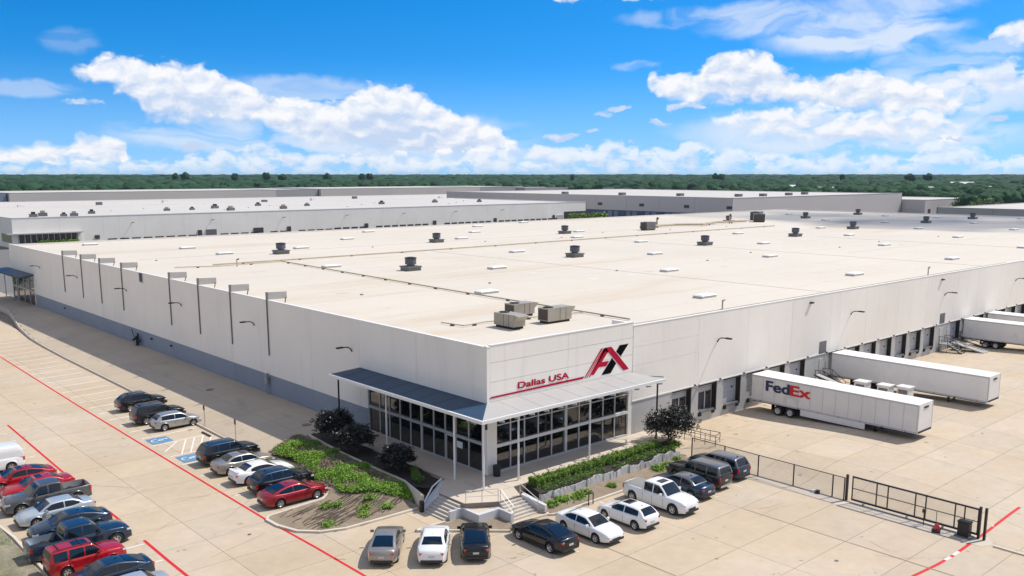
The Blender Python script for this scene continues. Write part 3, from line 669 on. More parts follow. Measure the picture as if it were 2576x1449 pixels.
# things on the walls: lamps
def arm_lamp(label, p, d, length=1.15):
    t = thing('wall_lamp', label, 'wall lamp', p, math.atan2(d[1], d[0]), 'lamps on long wall brackets')
    part('bracket', MB().path([(0, 0, -.25), (.18, 0, .05), (.45, 0, .2), (length, 0, .24)], .055), M['blackm'], t)
    part('lamp_head', MB().obox((length + .1, 0, .24), (.6, .26, .13)), M['blackm'], t)
for i, (y, w) in enumerate([(18.3, 'nearest the blue corner canopy'), (37.0, 'just right of the nearest wall fin'), (55.7, 'by the nearest-but-three wall fin'), (74.0, 'just beyond the dark notch in the parapet'), (94.8, 'under the second farthest fin'), (114.4, 'above the far blue canopy')]):
    arm_lamp('black bracket lamp on the shaded wall, ' + w, (0, y, 6.95), (-1, 0))
for x, w in [(28.2, 'nearest the logo'), (53.2, 'above the second parked trailer'), (77.5, 'above the far dock stairs'), (101.7, 'at the right edge of the picture'), (126.5, 'outside the picture beyond the trailers')]:
    arm_lamp('black bracket lamp on the long dock wall, ' + w, (x, -.02, 6.85), (0, -1))

# ------------------------------------------------------------------ on the roof
def vent(x, y, label, s=1.):
    t = thing('roof_vent', label, 'roof vent', (x, y, 9.2), 0, 'hooded grey roof vents')
    part('curb', MB().box(-.95*s, .95*s, -.95*s, .95*s, 0, .45).box(-1.05*s, 1.05*s, -1.05*s, 1.05*s, .45, .62), M['grey'], t)
    part('neck', MB().lathe([(.55*s, .62), (.5*s, .8), (.68*s, .85)], 14), M['grey'], t)
    b = MB()
    for i in range(5): b.lathe([(.68*s, .85 + i*.17), (.76*s, .87 + i*.17), (.72*s, 1.0 + i*.17)], 14)
    part('hood', b, M['grey'], t); part('cap', MB().lathe([(.80*s, 1.66), (.80*s, 1.74), (.4*s, 1.82), (0, 1.83)], 14), M['blackm'], t)
for x, y, l in [(29.9, 51.2, 'largest hooded grey vent, nearest on the cream roof'), (61.0, 50.5, 'second hooded vent in the near row on the roof'), (96.3, 51.5, 'third hooded vent in the near row on the roof'), (130, 53.2, 'fourth hooded vent in the near row on the roof'),
                (29.3, 86.7, 'leftmost hooded vent in the far row on the roof'), (63.7, 90., 'second hooded vent from the left in the far row'), (100.4, 91.9, 'third hooded vent from the left in the far row'), (164, 58.3, 'dark hooded vent right of the fourth near-row vent'),
                (204, 94.3, 'small far vent left of the peaked vent by the far parapet'), (238.4, 95.8, 'small peaked vent standing at the far parapet'), (204, 58.6, 'dark vent in the cloud-shaded part of the roof'), (236, 59.2, 'rightmost dark vent in the cloud-shaded part of the roof'), (168, 96.3, 'dark vent among the pipework in the far middle of the roof')]:
    vent(x, y, l, 1.05)
SK = [(12,127,'at the far left end of the roof'),(22,107,'behind the wall fins'),(22,92,'behind the left wall fins, nearer one'),(55,108,'in the far band of the roof left of centre'),(24,62,'left of the nearest vent'),(40,45,'right of the nearest vent'),(37,94,'beside the leftmost far vent'),(73,94,'beside the second far vent'),(71,125,'on the far edge near the white ridge'),(88,108,'behind the second far vent'),(103,125,'on the far edge left of the green trees'),(124,131,'at the far edge in front of the green trees'),
      (107,94,'beside the third far vent'),(93,81,'in front of the third far vent'),(93,64,'behind the third near vent'),(74,45,'right of the second near vent'),(60,63,'behind the second near vent'),(55,27,'in the middle of the near roof'),(37,8,'nearest the right parapet past the roof units'),(22,26,'left of the long diagonal pipe end'),(128,66,'behind the fourth near vent'),(107,46,'right of the third near vent'),(84,30,'in the centre right of the roof'),(69,8,'second along the right parapet'),(101,9,'third along the right parapet'),(133,10,'fourth along the right parapet'),(120,29,'right of centre on the roof'),(152,29,'toward the right edge on the roof'),(141,47,'right of the fourth near vent'),(161,65,'beside the dark right vent'),(176,48,'at the shadow edge on the right'),(188,31,'near the right frame edge'),(211,49,'in the cloud shade on the right'),(198,67,'in the cloud shade, middle'),(197,84,'in the cloud shade, left part'),(224,112,'in the far right corner strip'),(235,85,'in the cloud shade near the far parapet'),(235,69,'in the cloud shade beside the rightmost vent'),(247,50,'at the far right frame edge')]
for x, y, w in SK:
    t = thing('skylight', 'low white skylight ' + w, 'skylight', (x, y, 9.2), 0, 'low white skylights on the roof')
    part('curb', MB().box(-1.25, 1.25, -.62, .62, 0, .26), M['lgrey'], t)
    part('dome', MB().add([(-1.3,-.67,.26),(1.3,-.67,.26),(1.3,.67,.26),(-1.3,.67,.26),(-1.1,-.5,.38),(1.1,-.5,.38),(1.1,.5,.38),(-1.1,.5,.38)], [(4,5,6,7),(0,1,5,4),(1,2,6,5),(2,3,7,6),(3,0,4,7),(3,2,1,0)]), M['troof'], t)
def ac(x, y, rz, label, L=2.5, W=1.35, H=1.25, m='tan'):
    t = thing('rooftop_unit', label, 'air conditioner', (x, y, 9.2), rz, 'tan rooftop air conditioners')
    part('casing', MB().box(-L/2, L/2, -W/2, W/2, .22, H), M[m], t)
    part('curb', MB().box(-L/2 + .15, L/2 - .15, -W/2 + .1, W/2 - .1, 0, .22), M['dark'], t)
    part('condenser_coil', MB().box(-L/2 - .02, -L/2, -W/2 + .08, W/2 - .08, .32, H - .1), M['tand'], t)
    part('fan_grille', MB().lathe([(.45, H + .06), (.45, H), (.38, H + .07), (0, H + .07)][::-1], 14, (-L/2 + .6, 0, 0)), M['dark'], t)
    part('intake_hood', MB().add([(L/2,-W/2+.05,H),(L/2,W/2-.05,H),(L/2+.55,W/2-.05,H-.1),(L/2+.55,-W/2+.05,H-.1),(L/2,-W/2+.05,H-.6),(L/2,W/2-.05,H-.6)], [(0,3,2,1),(0,4,3),(1,2,5),(3,4,5,2)]), M[m], t)
    part('panel_seam', MB().box(-.02, .02, -W/2 - .012, -W/2, .25, H - .03).box(L*.25 - .015, L*.25 + .015, -W/2 - .012, -W/2, .25, H - .03), M['tand'], t)
ac(8.9, 7.5, R(-90), 'tan rooftop air conditioner nearest the roof corner')
ac(13.8, 11.6, 0, 'tan rooftop air conditioner behind the other two')
ac(13.9, 7.1, 0, 'tan rooftop air conditioner with dark coil end nearest the logo wall', 2.9, 1.3, 1.35)
ac(124, 88, 0, 'grey rooftop air conditioner far off at the left of the pipework', 3.2, 2.0, 1.9, 'grey'); ac(176, 92, R(35), 'bulky grey rooftop air handler at the right of the pipework', 4.6, 3.0, 2.2, 'grey'); ac(184, 98, R(20), 'grey rooftop air handler behind the bulky one', 4.6, 2.6, 2.4, 'grey')
def roof_pipe(label, pts, r=.05, blocks=6., z=.16):
    t = thing('gas_pipe', label, 'pipe', (0, 0, 9.2), 0, 'pipe runs across the roof')
    P3 = [(x, y, z) for x, y in pts]; part('pipe_run', MB().path(P3, r), M['pipe'], t)
    for a, b in zip(pts[:-1], pts[1:]):
        a = Vector(a); b = Vector(b); n = int((b - a).length / blocks)
        for i in range(n):
            p = a.lerp(b, (i + .5) / n); part('pipe_block', MB().box(p.x - .14, p.x + .14, p.y - .14, p.y + .14, 0, z), M['tand'], t)
roof_pipe('thin tan pipe running straight back from the roof units to the cross pipe', [(19.2, 3), (20.0, 30), (22.5, 74)], .07, 5.5)
roof_pipe('long tan pipe crossing the roof left to right', [(12.6, 75.2), (40, 75.0), (71, 75.3), (131, 76.7), (160, 77)], .10, 9)
roof_pipe('short tan pipe linking the cross pipe to the left wall', [(7, 75), (12.6, 72.6), (22, 73.2)], .06, 6)
roof_pipe('thin pipe following the right-hand parapet above the docks', [(16.8, 1.0), (60, 1.0), (100, 1.0)], .05, 6)
roof_pipe('thin pipe zigzagging between the three roof units', [(5.6, 12.7), (6.0, 10.1), (8.6, 10.4), (14.6, 9.4), (17.0, 9.0), (19.2, 8.6)], .05, 2.4)
roof_pipe('pipe clutter on short posts in the far middle of the roof', [(126, 92), (140, 93), (146, 89), (158, 93), (170, 92)], .28, 8, .5)
for i, (y, x1) in enumerate([(91.2, 130)]):
    o = part('roof_seam', MB().box(8, x1, y - .05, y + .05, 9.203, 9.23), M['seam'], BW)
for x in (50.5, 94, 133):
    part('roof_seam', MB().box(x - .05, x + .05, 2, 50 if x > 100 else 74, 9.203, 9.225), M['seam'], BW)
for y in (25.5,): part('roof_seam', MB().box(100, BX - 2, y - .05, y + .05, 9.203, 9.225), M['seam'], BW)
for x, y, w in [(30.1, .9, 'on the right parapet above the first dock doors'), (75.4, 1.4, 'on the right parapet above the far dock stairs'), (14.5, 71.5, 'by the long cross pipe on the left'), (134, 93.5, 'at the left of the roof pipework'), (163, 92.5, 'at the right of the roof pipework')]:
    t = thing('vent_stack', 'thin upright vent stack ' + w, 'vent pipe', (x, y, 9.2), 0, 'thin vent stacks on the roof')
    part('stack', MB().bar((0, 0, 0), (0, 0, 1.1 if x < 100 else 2.2), .07 if x < 100 else .2, 7), M['pipe'], t); part('elbow', MB().bar((0, 0, 1.0 if x < 100 else 2.0), (.35, 0, 1.1 if x < 100 else 2.3), .09 if x < 100 else .3, 7), M['blackm'], t)

# ------------------------------------------------------------------ entrance forecourt
def scatter_leaves(pts, size, n_per, spread, seed, up=.5):
    """numpy leaf quads around given points -> V, F"""
    r = np.random.default_rng(seed); P = np.repeat(np.asarray(pts, float), n_per, axis=0); N = len(P)
    sp = np.asarray(spread, float); P = P + r.normal(0, 1, (N, 3)) * sp
    n = r.normal(0, 1, (N, 3)); n[:, 2] = np.abs(n[:, 2]) + up; n /= np.linalg.norm(n, axis=1)[:, None]
    t = np.cross(n, r.normal(0, 1, (N, 3))); t /= np.linalg.norm(t, axis=1)[:, None]; b = np.cross(n, t)
    s = size * r.uniform(.6, 1.3, (N, 1)); V = np.stack([P - t * s, P - b * s * .55, P + t * s, P + b * s * .55], 1).reshape(-1, 3)
    F = np.arange(N * 4).reshape(-1, 4); return V, F
def inside(poly, x, y):
    c = False; n = len(poly)
    for i in range(n):
        (x1, y1), (x2, y2) = poly[i], poly[(i + 1) % n]
        if (y1 > y) != (y2 > y) and x < (x2 - x1) * (y - y1) / (y2 - y1) + x1: c = not c
    return c
def bed_z(x, y):           # sloping planted bed beside the steps
    t = sm((-5.3 - x) / 5.0); return lerp(-.90, lerp(-.05, -.90, t), sm((y + .1) / 3.5))
def kerb_run(pts, label_mat='kerb', w=.2, z0=-1.1, z1=-.86, closed=False, name='kerb'):
    mb = MB(); P = [Vector(p) for p in pts]; n = len(P); q = []
    for i, p in enumerate(P):
        a = P[i - 1] if (i or closed) else p; b = P[(i + 1) % n] if (i < n - 1 or closed) else p
        t = (b - a).normalized(); q.append((p + Vector((-t.y, t.x)) * w / 2, p - Vector((-t.y, t.x)) * w / 2))
    vs = []
    for l, r_ in q: vs += [(l.x, l.y, z0), (l.x, l.y, z1), (r_.x, r_.y, z1), (r_.x, r_.y, z0)]
    fs = []
    for i in range(n - (0 if closed else 1)):
        a = 4 * i; b = 4 * ((i + 1) % n)
        fs += [(a, b, b + 1, a + 1), (a + 1, b + 1, b + 2, a + 2), (a + 2, b + 2, b + 3, a + 3)]
    return struct(name, mb.add(vs, fs), M[label_mat])
def build_forecourt():
    # raised walkway on two sides of the corner
    plaza = struct('sidewalk', MB().prism([(.0, 18.4), (-2.75, 18.4), (-2.75, 11.6), (-3.2, 9.0), (-2.7, 5.2), (-3.3, 1.2), (-4.95, -.6), (-4.95, -3.4), (-2.9, -4.7), (-.95, -4.7), (-.2, -3.1), (18.3, -3.1), (18.3, -.0), (0, -.0)][::-1], -1.1, -.02), M['joint'])
    for i in range(12):
        x0 = -2.2 + i * 1.72; slab(plaza, 'paving_slab', x0, x0 + 1.72, -3.1, -.02, lambda x, y: .0, M['walk'], (1, 1), .012, .06)
    for i in range(11):
        y0 = -.02 + i * 1.68; slab(plaza, 'paving_slab', -2.75, -.02, y0, y0 + 1.68, lambda x, y: .0, M['walk'], (1, 1), .012, .06)
    part('paving_slab', MB().prism([(-4.93, -.6), (-3.3, 1.18), (-2.77, 1.5), (-2.77, -.03), (-2.25, -.03), (-2.25, -4.68), (-2.9, -4.68), (-4.93, -3.4)], -.06, .0), M['walk'], plaza)
    part('paving_slab', MB().prism([(-2.23, -3.12), (-2.23, -4.68), (-.97, -4.68), (-.2, -3.12)], -.06, .0), M['walk'], plaza)
    # steps: left flight goes down toward -x, right flight toward -y
    st = thing('left_steps', 'concrete steps descending left beside the sloped planted bed', 'steps')
    for i in range(6): part('step', MB().box(-4.95 - .24 * (i + 1), -4.95 - .24 * i + .03, -3.1 - (.0), -.75, -1.1, -.15 * (i + 1)), M['step'], st)
    st.name = 'steps'
    s2 = thing('steps', 'concrete steps descending toward the white sedan and black hatchback', 'steps')
    for i in range(6): part('step', MB().box(-2.9, -.95 + .1 * i, -4.7 - .24 * (i + 1), -4.7 - .24 * i + .03, -1.1, -.15 * (i + 1)), M['step'], s2)
    # zigzag wall between the flights
    zz = thing('retaining_wall', 'low white concrete zigzag wall between the two flights of steps', 'wall')
    part('wall_body', MB().prism([(-6.1, -3.12), (-6.1, -3.32), (-5.05, -3.32), (-5.05, -5.08), (-3.28, -5.08), (-3.28, -6.32), (-3.05, -6.32), (-3.05, -4.75), (-4.8, -4.75), (-4.8, -3.12)], -1.05, -.33), M['bast'], zz)
    part('infill_slab', MB().prism([(-4.8, -3.15), (-4.8, -4.74), (-3.06, -4.74), (-2.9, -4.66), (-4.9, -3.38)], -1.05, -.36), M['walk'], zz)
    def rail(label, segs, z, h=.9, m='steel_w'):
        t = thing('handrail', label, 'handrail')
        for a, b in segs:
            za, zb = z(*a), z(*b)
            part('top_rail', MB().bar((*a, za + h), (*b, zb + h), .028), M[m], t); part('mid_rail', MB().bar((*a, za + h * .5), (*b, zb + h * .5), .02), M[m], t)
            n = max(1, int((Vector(b) - Vector(a)).length / .75))
            for i in range(n + 1):
                p = Vector(a).lerp(Vector(b), i / n); zz_ = lerp(za, zb, i / n); part('post', MB().bar((p.x, p.y, zz_ - .02), (p.x, p.y, zz_ + h), .025), M[m], t)
    rail('pale metal rail at the plaza edge above the zigzag wall', [((-4.85, -3.45), (-2.95, -4.62))], lambda x, y: 0)
    rail('pale metal handrail on the right edge of the right-hand steps', [((-1.05, -4.75), (-.6, -6.1))], lambda x, y: (y + 4.7) * .66 if y < -4.7 else 0)
    rail('pale metal handrail between zigzag wall and right-hand steps', [((-2.85, -4.75), (-2.85, -6.1))], lambda x, y: (y + 4.7) * .66 if y < -4.7 else 0)
    cw = thing('stair_wall', 'white cheek wall with metal cap left of the left-hand steps', 'wall')
    part('wall_body', MB().prism([(-6.35, -.72), (-6.35, -.52), (-3.4, 1.2), (-3.4, .98), (-4.9, -.72)][::-1], -1.05, lambda x, y: lerp(-.55, .12, sm((x + 6.35) / 2.6))), M['bast'], cw)
    part('wall_cap', MB().bar((-6.35, -.62, -.45), (-4.9, .25, .22), .06).bar((-4.9, .25, .22), (-3.4, 1.15, .25), .06), M['white'], cw)
    part('end_post', MB().box(-6.6, -6.36, -.75, -.5, -1.0, -.2), M['blackm'], cw)
    cw2 = thing('stair_wall', 'white cheek wall right of the right-hand steps', 'wall')
    part('wall_body', MB().prism([(-.95, -4.75), (-.3, -6.5), (-.08, -6.45), (-.6, -4.65)], -1.05, lambda x, y: lerp(.08, -.45, (-4.7 - y) / 1.8)), M['bast'], cw2)
    pl = thing('planter_wall', 'thin concrete edging wall between dark shrub bed and sloped green bed', 'wall')
    part('wall_body', MB().prism([(-4.7, 18.3), (-5.2, 13.0), (-5.45, 7.5), (-5.5, 3.0), (-6.3, -.4), (-6.15, -.45), (-5.3, 3.0), (-5.25, 7.5), (-5.0, 13), (-4.5, 18.3)][::1], -1.05, .1), M['kerb'], pl)
    # beds
    b1 = [(-4.7, 19.2), (-8.4, 17.9), (-8.0, 14.2), (-9.4, 6.9), (-10.4, 6.0), (-14.9, 5.5), (-15.25, 5.0), (-15.2, 3.6), (-14.7, 1.9), (-13.6, .75), (-12.1, .15), (-10, .05), (-6.4, -.05), (-5.5, 3.0), (-5.4, 9), (-5.2, 13)]
    def tri_bed(name, poly, f, mat, step=.45):
        xs = [p[0] for p in poly]; ys = [p[1] for p in poly]; mb = MB(); idx = {}
        gx = np.arange(min(xs), max(xs) + step, step); gy = np.arange(min(ys), max(ys) + step, step)
        for i, x in enumerate(gx[:-1]):
            for j, y in enumerate(gy[:-1]):
                if inside(poly, x + step / 2, y + step / 2):
                    q = [(i, j), (i + 1, j), (i + 1, j + 1), (i, j + 1)]; ids = []
                    for a, b in q:
                        if (a, b) not in idx:
                            idx[(a, b)] = len(mb.v); X, Y = gx[a], gy[b]
                            mb.v.append((X, Y, f(X, Y) + (mnoise.noise(Vector((X * 1.3, Y * 1.3, 0))) * .05)))
                        ids.append(idx[(a, b)])
                    mb.f.append(tuple(ids))
        return struct(name, mb, mat, True)
    tri_bed('planting_bed', b1, bed_z, M['soil'], .3)
    kerb_run(b1[1:13], w=.22)
    # erosion furrows and branches on the bare slope
    fr = thing('dry_branches', 'dead brown stems lying in rows on the bare soil island', 'branches')
    rr = random.Random(3); mb = MB()
    for k in range(150):
        x = rr.uniform(-14.4, -7.2); y = rr.uniform(.6, 5.0)
        if not inside(b1, x, y): continue
        a = rr.uniform(-.2, .2) + R(22); L = rr.uniform(.9, 2.6); pts = []
        for i in range(6):
            u = i / 5; px, py = x + math.cos(a) * L * u, y + math.sin(a) * L * u + .06 * math.sin(u * 5)
            if inside(b1, px, py): pts.append((px, py, bed_z(px, py) + .035))
        if len(pts) > 2: mb.path(pts, .022, 4)
    o = part('stems', mb, M['bark'], fr, kind='stuff')
    # green ground cover on the slope
    r = np.random.default_rng(5); pts = []; ptsd = []
    tries = 0
    while len(pts) < 3300 and tries < 60000:
        tries += 1; x = r.uniform(-9.6, -5.3); y = r.uniform(0, 19)
        lim = lerp(-8.9, -6.3, sm((6.5 - y) / 6)) if y < 6.5 else -8.9
        if not inside(b1, x, y) or x < lim + .2 * math.sin(y * 2): continue
        nz = mnoise.noise(Vector((x * .9, y * .55, 3.3)))
        if nz < .02 + (.25 if x > -5.9 else 0) + (.2 if x < -8.2 and y > 8 else 0) and r.random() < .9: ptsd.append((x, y, bed_z(x, y) + .05)); continue
        pts.append((x, y, bed_z(x, y) + .08 + max(0, nz) * .3))
    for cx, cy in [(-9.2, 2.2), (-8.1, 1.2), (-10.4, 3.9), (-11.0, 4.3), (-10.0, 1.2), (-8.3, 3.1), (-12.7, 1.3)]:
        for k in range(26): pts.append((cx + r.normal(0, .22), cy + r.normal(0, .18), bed_z(cx, cy) + .1 + abs(r.normal(0, .08))))
    V, F = scatter_leaves(pts, .07, 9, (.12, .12, .06), 11)
    tag(link('ground_cover', npmesh('ground_cover', V, F, M['gcov'])), 'bright green creeping ground cover on the sloped bed', 'ground cover', kind='stuff')
    V, F = scatter_leaves([(a_, b_, c_ - .07) for a_, b_, c_ in pts[::2]], .08, 6, (.14, .14, .05), 15)
    tag(link('lower_ground_cover', npmesh('lower_ground_cover', V, F, M['hedge'])), 'darker green undergrowth beneath the bright creeping plants', 'ground cover', kind='stuff')
    V, F = scatter_leaves(ptsd, .07, 10, (.14, .14, .03), 12)
    tag(link('dead_ground_cover', npmesh('dead_ground_cover', V, F, M['gcovd'])), 'dry brown patches in the green ground cover', 'ground cover', kind='stuff')
    # dark tree bed next to the glazing
    tb = [(-.02 - 2.77, 18.4), (-4.7, 18.4), (-5.2, 12.5), (-5.4, 6), (-5.45, 1.5), (-4.9, .5), (-3.4, 1.25), (-2.75, 5.2), (-3.2, 9.0), (-2.8, 11.6)]
    tri_bed('shrub_bed', tb, lambda x, y: .02, M['mulch'], .22)
    # right-hand planting terraces
    up = [(1.0, -3.15), (.4, -5.3), (15.6, -5.3), (17.2, -3.15)]
    struct('planting_terrace', MB().prism(up, -1.1, -.06), M['mulch'])
    lo = [(-.4, -5.35), (-.45, -6.9), (.0, -7.15), (15.2, -7.1), (16.3, -6.2), (16.6, -5.35)]
    tri_bed('lower_bed', lo, lambda x, y: lerp(-.62, -.9, (-5.3 - y) / 1.8), M['soil'], .3)
    kerb_run([(-6.5, -3.3), (-8.9, -3.25)][::-1] , w=.18)
    kerb_run([(-.1, -6.4), (-.45, -6.95), (.0, -7.25), (15.2, -7.2), (16.5, -6.3), (16.8, -5.3)], w=.2)
    isl = [(-8.9, -3.25), (-6.4, -3.3), (-5.1, -3.4), (-5.1, -5.1), (-3.3, -5.1), (-3.3, -6.5), (-4.3, -7.35), (-6.4, -5.4)]
    tri_bed('soil_island', isl, lambda x, y: -.93, M['soil'], .3)
    kerb_run([(-8.9, -3.25), (-6.4, -5.45), (-4.3, -7.4), (-3.1, -6.6), (-.5, -6.9)], w=.16)
    # limestone blocks of uneven height
    rw = thing('stone_wall', 'retaining wall of upright pale stones with a ragged top above the parked cars', 'stone wall')
    rr = random.Random(9); x = .35; hz = -.1
    while x < 15.9:
        w = rr.uniform(.28, .95); y = -5.3 + rr.uniform(-.06, .06); n = 5; h2 = -.12 + rr.uniform(-.14, .18)
        tops = [lerp(hz, h2, min(1, i / (n - 1) * 1.6)) + rr.uniform(-.05, .05) for i in range(n)]; hz = h2
        vs = []; g = .006
        for dy in (-.15, .15):
            vs += [(x + g, y + dy, -.95), (x + w - g, y + dy, -.95)] + [(lerp(x + w - g, x + g, i / (n - 1)), y + dy * .75 + rr.uniform(-.02, .02), tops[n - 1 - i] - (0 if dy < 0 else .04)) for i in range(n)]
        k = n + 2; fs = [tuple(range(k)), tuple(range(2 * k - 1, k - 1, -1))] + [(i, k + i, k + (i + 1) % k, (i + 1) % k) for i in range(k)]
        part('stone', MB().add(vs, fs), M['rock'], rw); x += w
    # clipped hedge
    hg = thing('hedge', 'long low clipped green hedge between walkway and stone terrace', 'hedge')
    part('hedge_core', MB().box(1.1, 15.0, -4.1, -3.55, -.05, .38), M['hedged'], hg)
    pts = []
    for k in range(5200):
        x = r.uniform(1.0, 15.1); face = r.random()
        bulge = .06 * math.sin(x * 5.1) + .05 * math.sin(x * 11.7)
        if face < .5: pts.append((x, r.uniform(-4.15, -3.5), (.42 + bulge * .8) + r.normal(0, .03)))
        elif face < .85: pts.append((x, -4.17 - bulge, r.uniform(0, .45)))
        elif face < .93: pts.append((x, -3.4, r.uniform(0, .55)))
        else: pts.append((1.05, r.uniform(-4.25, -3.4), r.uniform(0, .55)))
    V, F = scatter_leaves(pts, .045, 8, (.04, .04, .035), 13, .4)
    o = link('foliage', npmesh('foliage', V, F, M['hedge']), hg, kind='stuff')
    # terrace ground cover and loose shrubs
    pts = []
    for k in range(2600):
        x = r.uniform(1.2, 15.8); y = r.uniform(-5.1, -4.3)
        if mnoise.noise(Vector((x * .7, y, 8.))) > -.12: pts.append((x, y, -.02 + abs(r.normal(0, .05))))
    V, F = scatter_leaves(pts, .06, 7, (.08, .08, .04), 14)
    tag(link('terrace_ground_cover', npmesh('terrace_ground_cover', V, F, M['bleaf'])), 'patchy green planting between the hedge and the pale stones', 'ground cover', kind='stuff')
    for i, (x, y, s, l) in enumerate([(.8, -6.1, .55, 'at the left end of the lower bed by the steps'), (1.9, -6.0, .6, 'second from the left end of the lower bed'), (3.2, -6.2, .62, 'behind the white sedan in the lower bed'), (4.3, -6.0, .45, 'between the white sedan and the white hatchback'), (6.8, -6.3, .35, 'behind the white pickup bed'), (12.3, -6.1, .6, 'behind the dark sedan in the lower bed'), (13.4, -6.2, .62, 'behind the grey estate car'), (15.3, -5.6, .5, 'by the fence end of the lower bed'), (16.4, -4.6, .6, 'on the terrace beside the dark round tree'), (15.0, -4.9, .5, 'on the terrace left of the dark round tree')]):
        t = thing('shrub', 'low green shrub ' + l, 'shrub', (x, y, -.85 if y < -5.35 else -.05), 0, 'low green shrubs in the terrace beds')
        q = [(r.normal(0, .42 * s), r.normal(0, .34 * s), abs(r.normal(.2, .16)) * s + .05) for _ in range(150)]
        V, F = scatter_leaves(q, .07, 8, (.07, .07, .05), 20 + i); link('foliage', npmesh('foliage', V, F, M['gcov'] if i % 3 else M['hedge']), t, kind='stuff')
        part('stem', MB().bar((0, 0, -.05), (0, 0, .3), .02), M['bark'], t)
    # dark trees
    def dark_tree(x, y, z, h, rx, label, seed):
        t = thing('tree', label, 'tree', (x, y, z), 0, 'dark purple-leaved small trees'); rq = np.random.default_rng(seed); q = []; mb = MB()
        for k in range(5):
            a = k * 1.3 + seed; top = Vector((math.cos(a) * rx * .5, math.sin(a) * rx * .5, h * .62)); mid = Vector((top.x * .35, top.y * .35, h * .3))
            mb.bar((0, 0, -.1), mid, .05, 6, .04); mb.bar(mid, top, .04, 6, .015)
        part('trunk', mb, M['bark'], t)
        ncl = 64
        for k in range(ncl):
            d = rq.normal(0, 1, 3); d /= np.linalg.norm(d); d[2] = abs(d[2]) * 1.0 - .35; rad = rq.uniform(.45, 1.05)
            c = np.array([d[0] * rx * rad, d[1] * rx * rad, h * .52 + d[2] * h * .42 * rad])
            for _ in range(26): q.append(c + rq.normal(0, 1, 3) * np.array([.2, .2, .17]) * rx * .75)
        V, F = scatter_leaves(q, .085, 8, (.08, .08, .08), seed, .3)
        link('crown', npmesh('crown', V, F, M['dleaf']), t, kind='stuff')
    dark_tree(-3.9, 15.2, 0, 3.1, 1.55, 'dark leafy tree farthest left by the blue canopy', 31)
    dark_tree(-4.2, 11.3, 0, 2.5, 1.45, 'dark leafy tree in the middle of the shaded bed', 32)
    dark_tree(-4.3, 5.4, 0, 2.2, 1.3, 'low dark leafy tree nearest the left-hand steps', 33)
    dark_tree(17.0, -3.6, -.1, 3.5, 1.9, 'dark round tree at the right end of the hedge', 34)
    # low dark hedge in the shade, green screen
    hb = thing('hedge', 'short shaded green hedge curving beside the left walkway', 'hedge')
    q = [(lerp(-4.9, -3.6, u) + r.normal(0, .12), lerp(1.9, 4.3, u) + r.normal(0, .12), abs(r.normal(.25, .1))) for u in r.uniform(0, 1, 500)]
    V, F = scatter_leaves(q, .06, 7, (.06, .06, .05), 41); link('foliage', npmesh('foliage', V, F, M['bleaf']), hb, kind='stuff')
    # bin
    t = thing('litter_bin', 'round black litter bin at the foot of the corner pier', 'bin', (.45, -.55, 0))
    part('body', MB().lathe([(0, .0), (.27, .0), (.29, .75), (.0, .75)], 18), M['dark'], t, smooth=False); part('rim', MB().lathe([(.24, .75), (.31, .76), (.31, .82), (.2, .84), (0, .8)], 18), M['blackm'], t)
    # landing with rails at the right end
    rail('black metal guard rail round the dock landing past the dark round tree', [((19.0, -.6), (19.2, -3.4)), ((19.2, -3.4), (20.6, -5.6)), ((20.6, -5.6), (21.8, -5.2)), ((21.2, -1.6), (21.8, -5.2))], lambda x, y: -.8 if x > 20 else -.3, 1.0, 'blackm')
    # bike loop by kerb
    t = thing('bollard_loop', 'black metal hoop at the kerb behind the white sedan', 'hoop', (3.0, -7.5, -1))
    part('hoop', MB().path([(0, 0, 0), (0, 0, .85), (.45, 0, .85), (.45, 0, 0)], .04), M['blackm'], t)
    # sign posts at accessible bays
    for y, l in [(29.4, 'farther slim sign post beside the kerb of the accessible bays'), (23.0, 'nearer slim sign post beside the black people carrier')]:
        t = thing('sign_post', l, 'sign post', (-9.0, y, G_drive(-9.0, 0)), 0, 'slim sign posts by the accessible bays')
        part('post', MB().bar((0, 0, 0), (0, 0, 1.75), .035), M['tan'], t); part('sign_plate', MB().box(-.03, .0, -.15, .15, 1.5, 1.95), M['blackm'], t)
    t = thing('wheel_stop', 'dark rubber wheel stop on the ground in the empty bay', 'wheel stop', (-9.8, 27.3, -.93), R(90)); part('stop', MB().box(-.9, .9, -.08, .08, 0, .12), M['blackm'], t)
    # patchy grass corner bottom-left
    gs = [(-29.4, 16.5), (-29.0, 14.5), (-28.85, 9), (-28.8, 2), (-28.8, -14), (-46, -14), (-46, 18), (-31, 18)]
    tri_bed('grass_verge', gs, lambda x, y: -.90, M['lawn'], .5)
    kerb_run([(-31, 18.1), (-29.6, 17.2), (-28.95, 15.6), (-28.75, 13), (-28.7, 2), (-28.7, -14)], w=.18)
    q = []
    for k in range(5200):
        x, y = r.uniform(-36, -29.1), r.uniform(-2, 16)
        if inside(gs, x, y) and mnoise.noise(Vector((x * .5, y * .5, 1))) > .12: q.append((x, y, -.88))
    V, F = scatter_leaves(q, .035, 5, (.09, .09, .02), 51, .0)
    tag(link('verge_grass', npmesh('verge_grass', V, F, M['hedge'])), 'sparse green grass tufts on the bare corner beside the parked pickups', 'grass', kind='stuff')
build_forecourt()
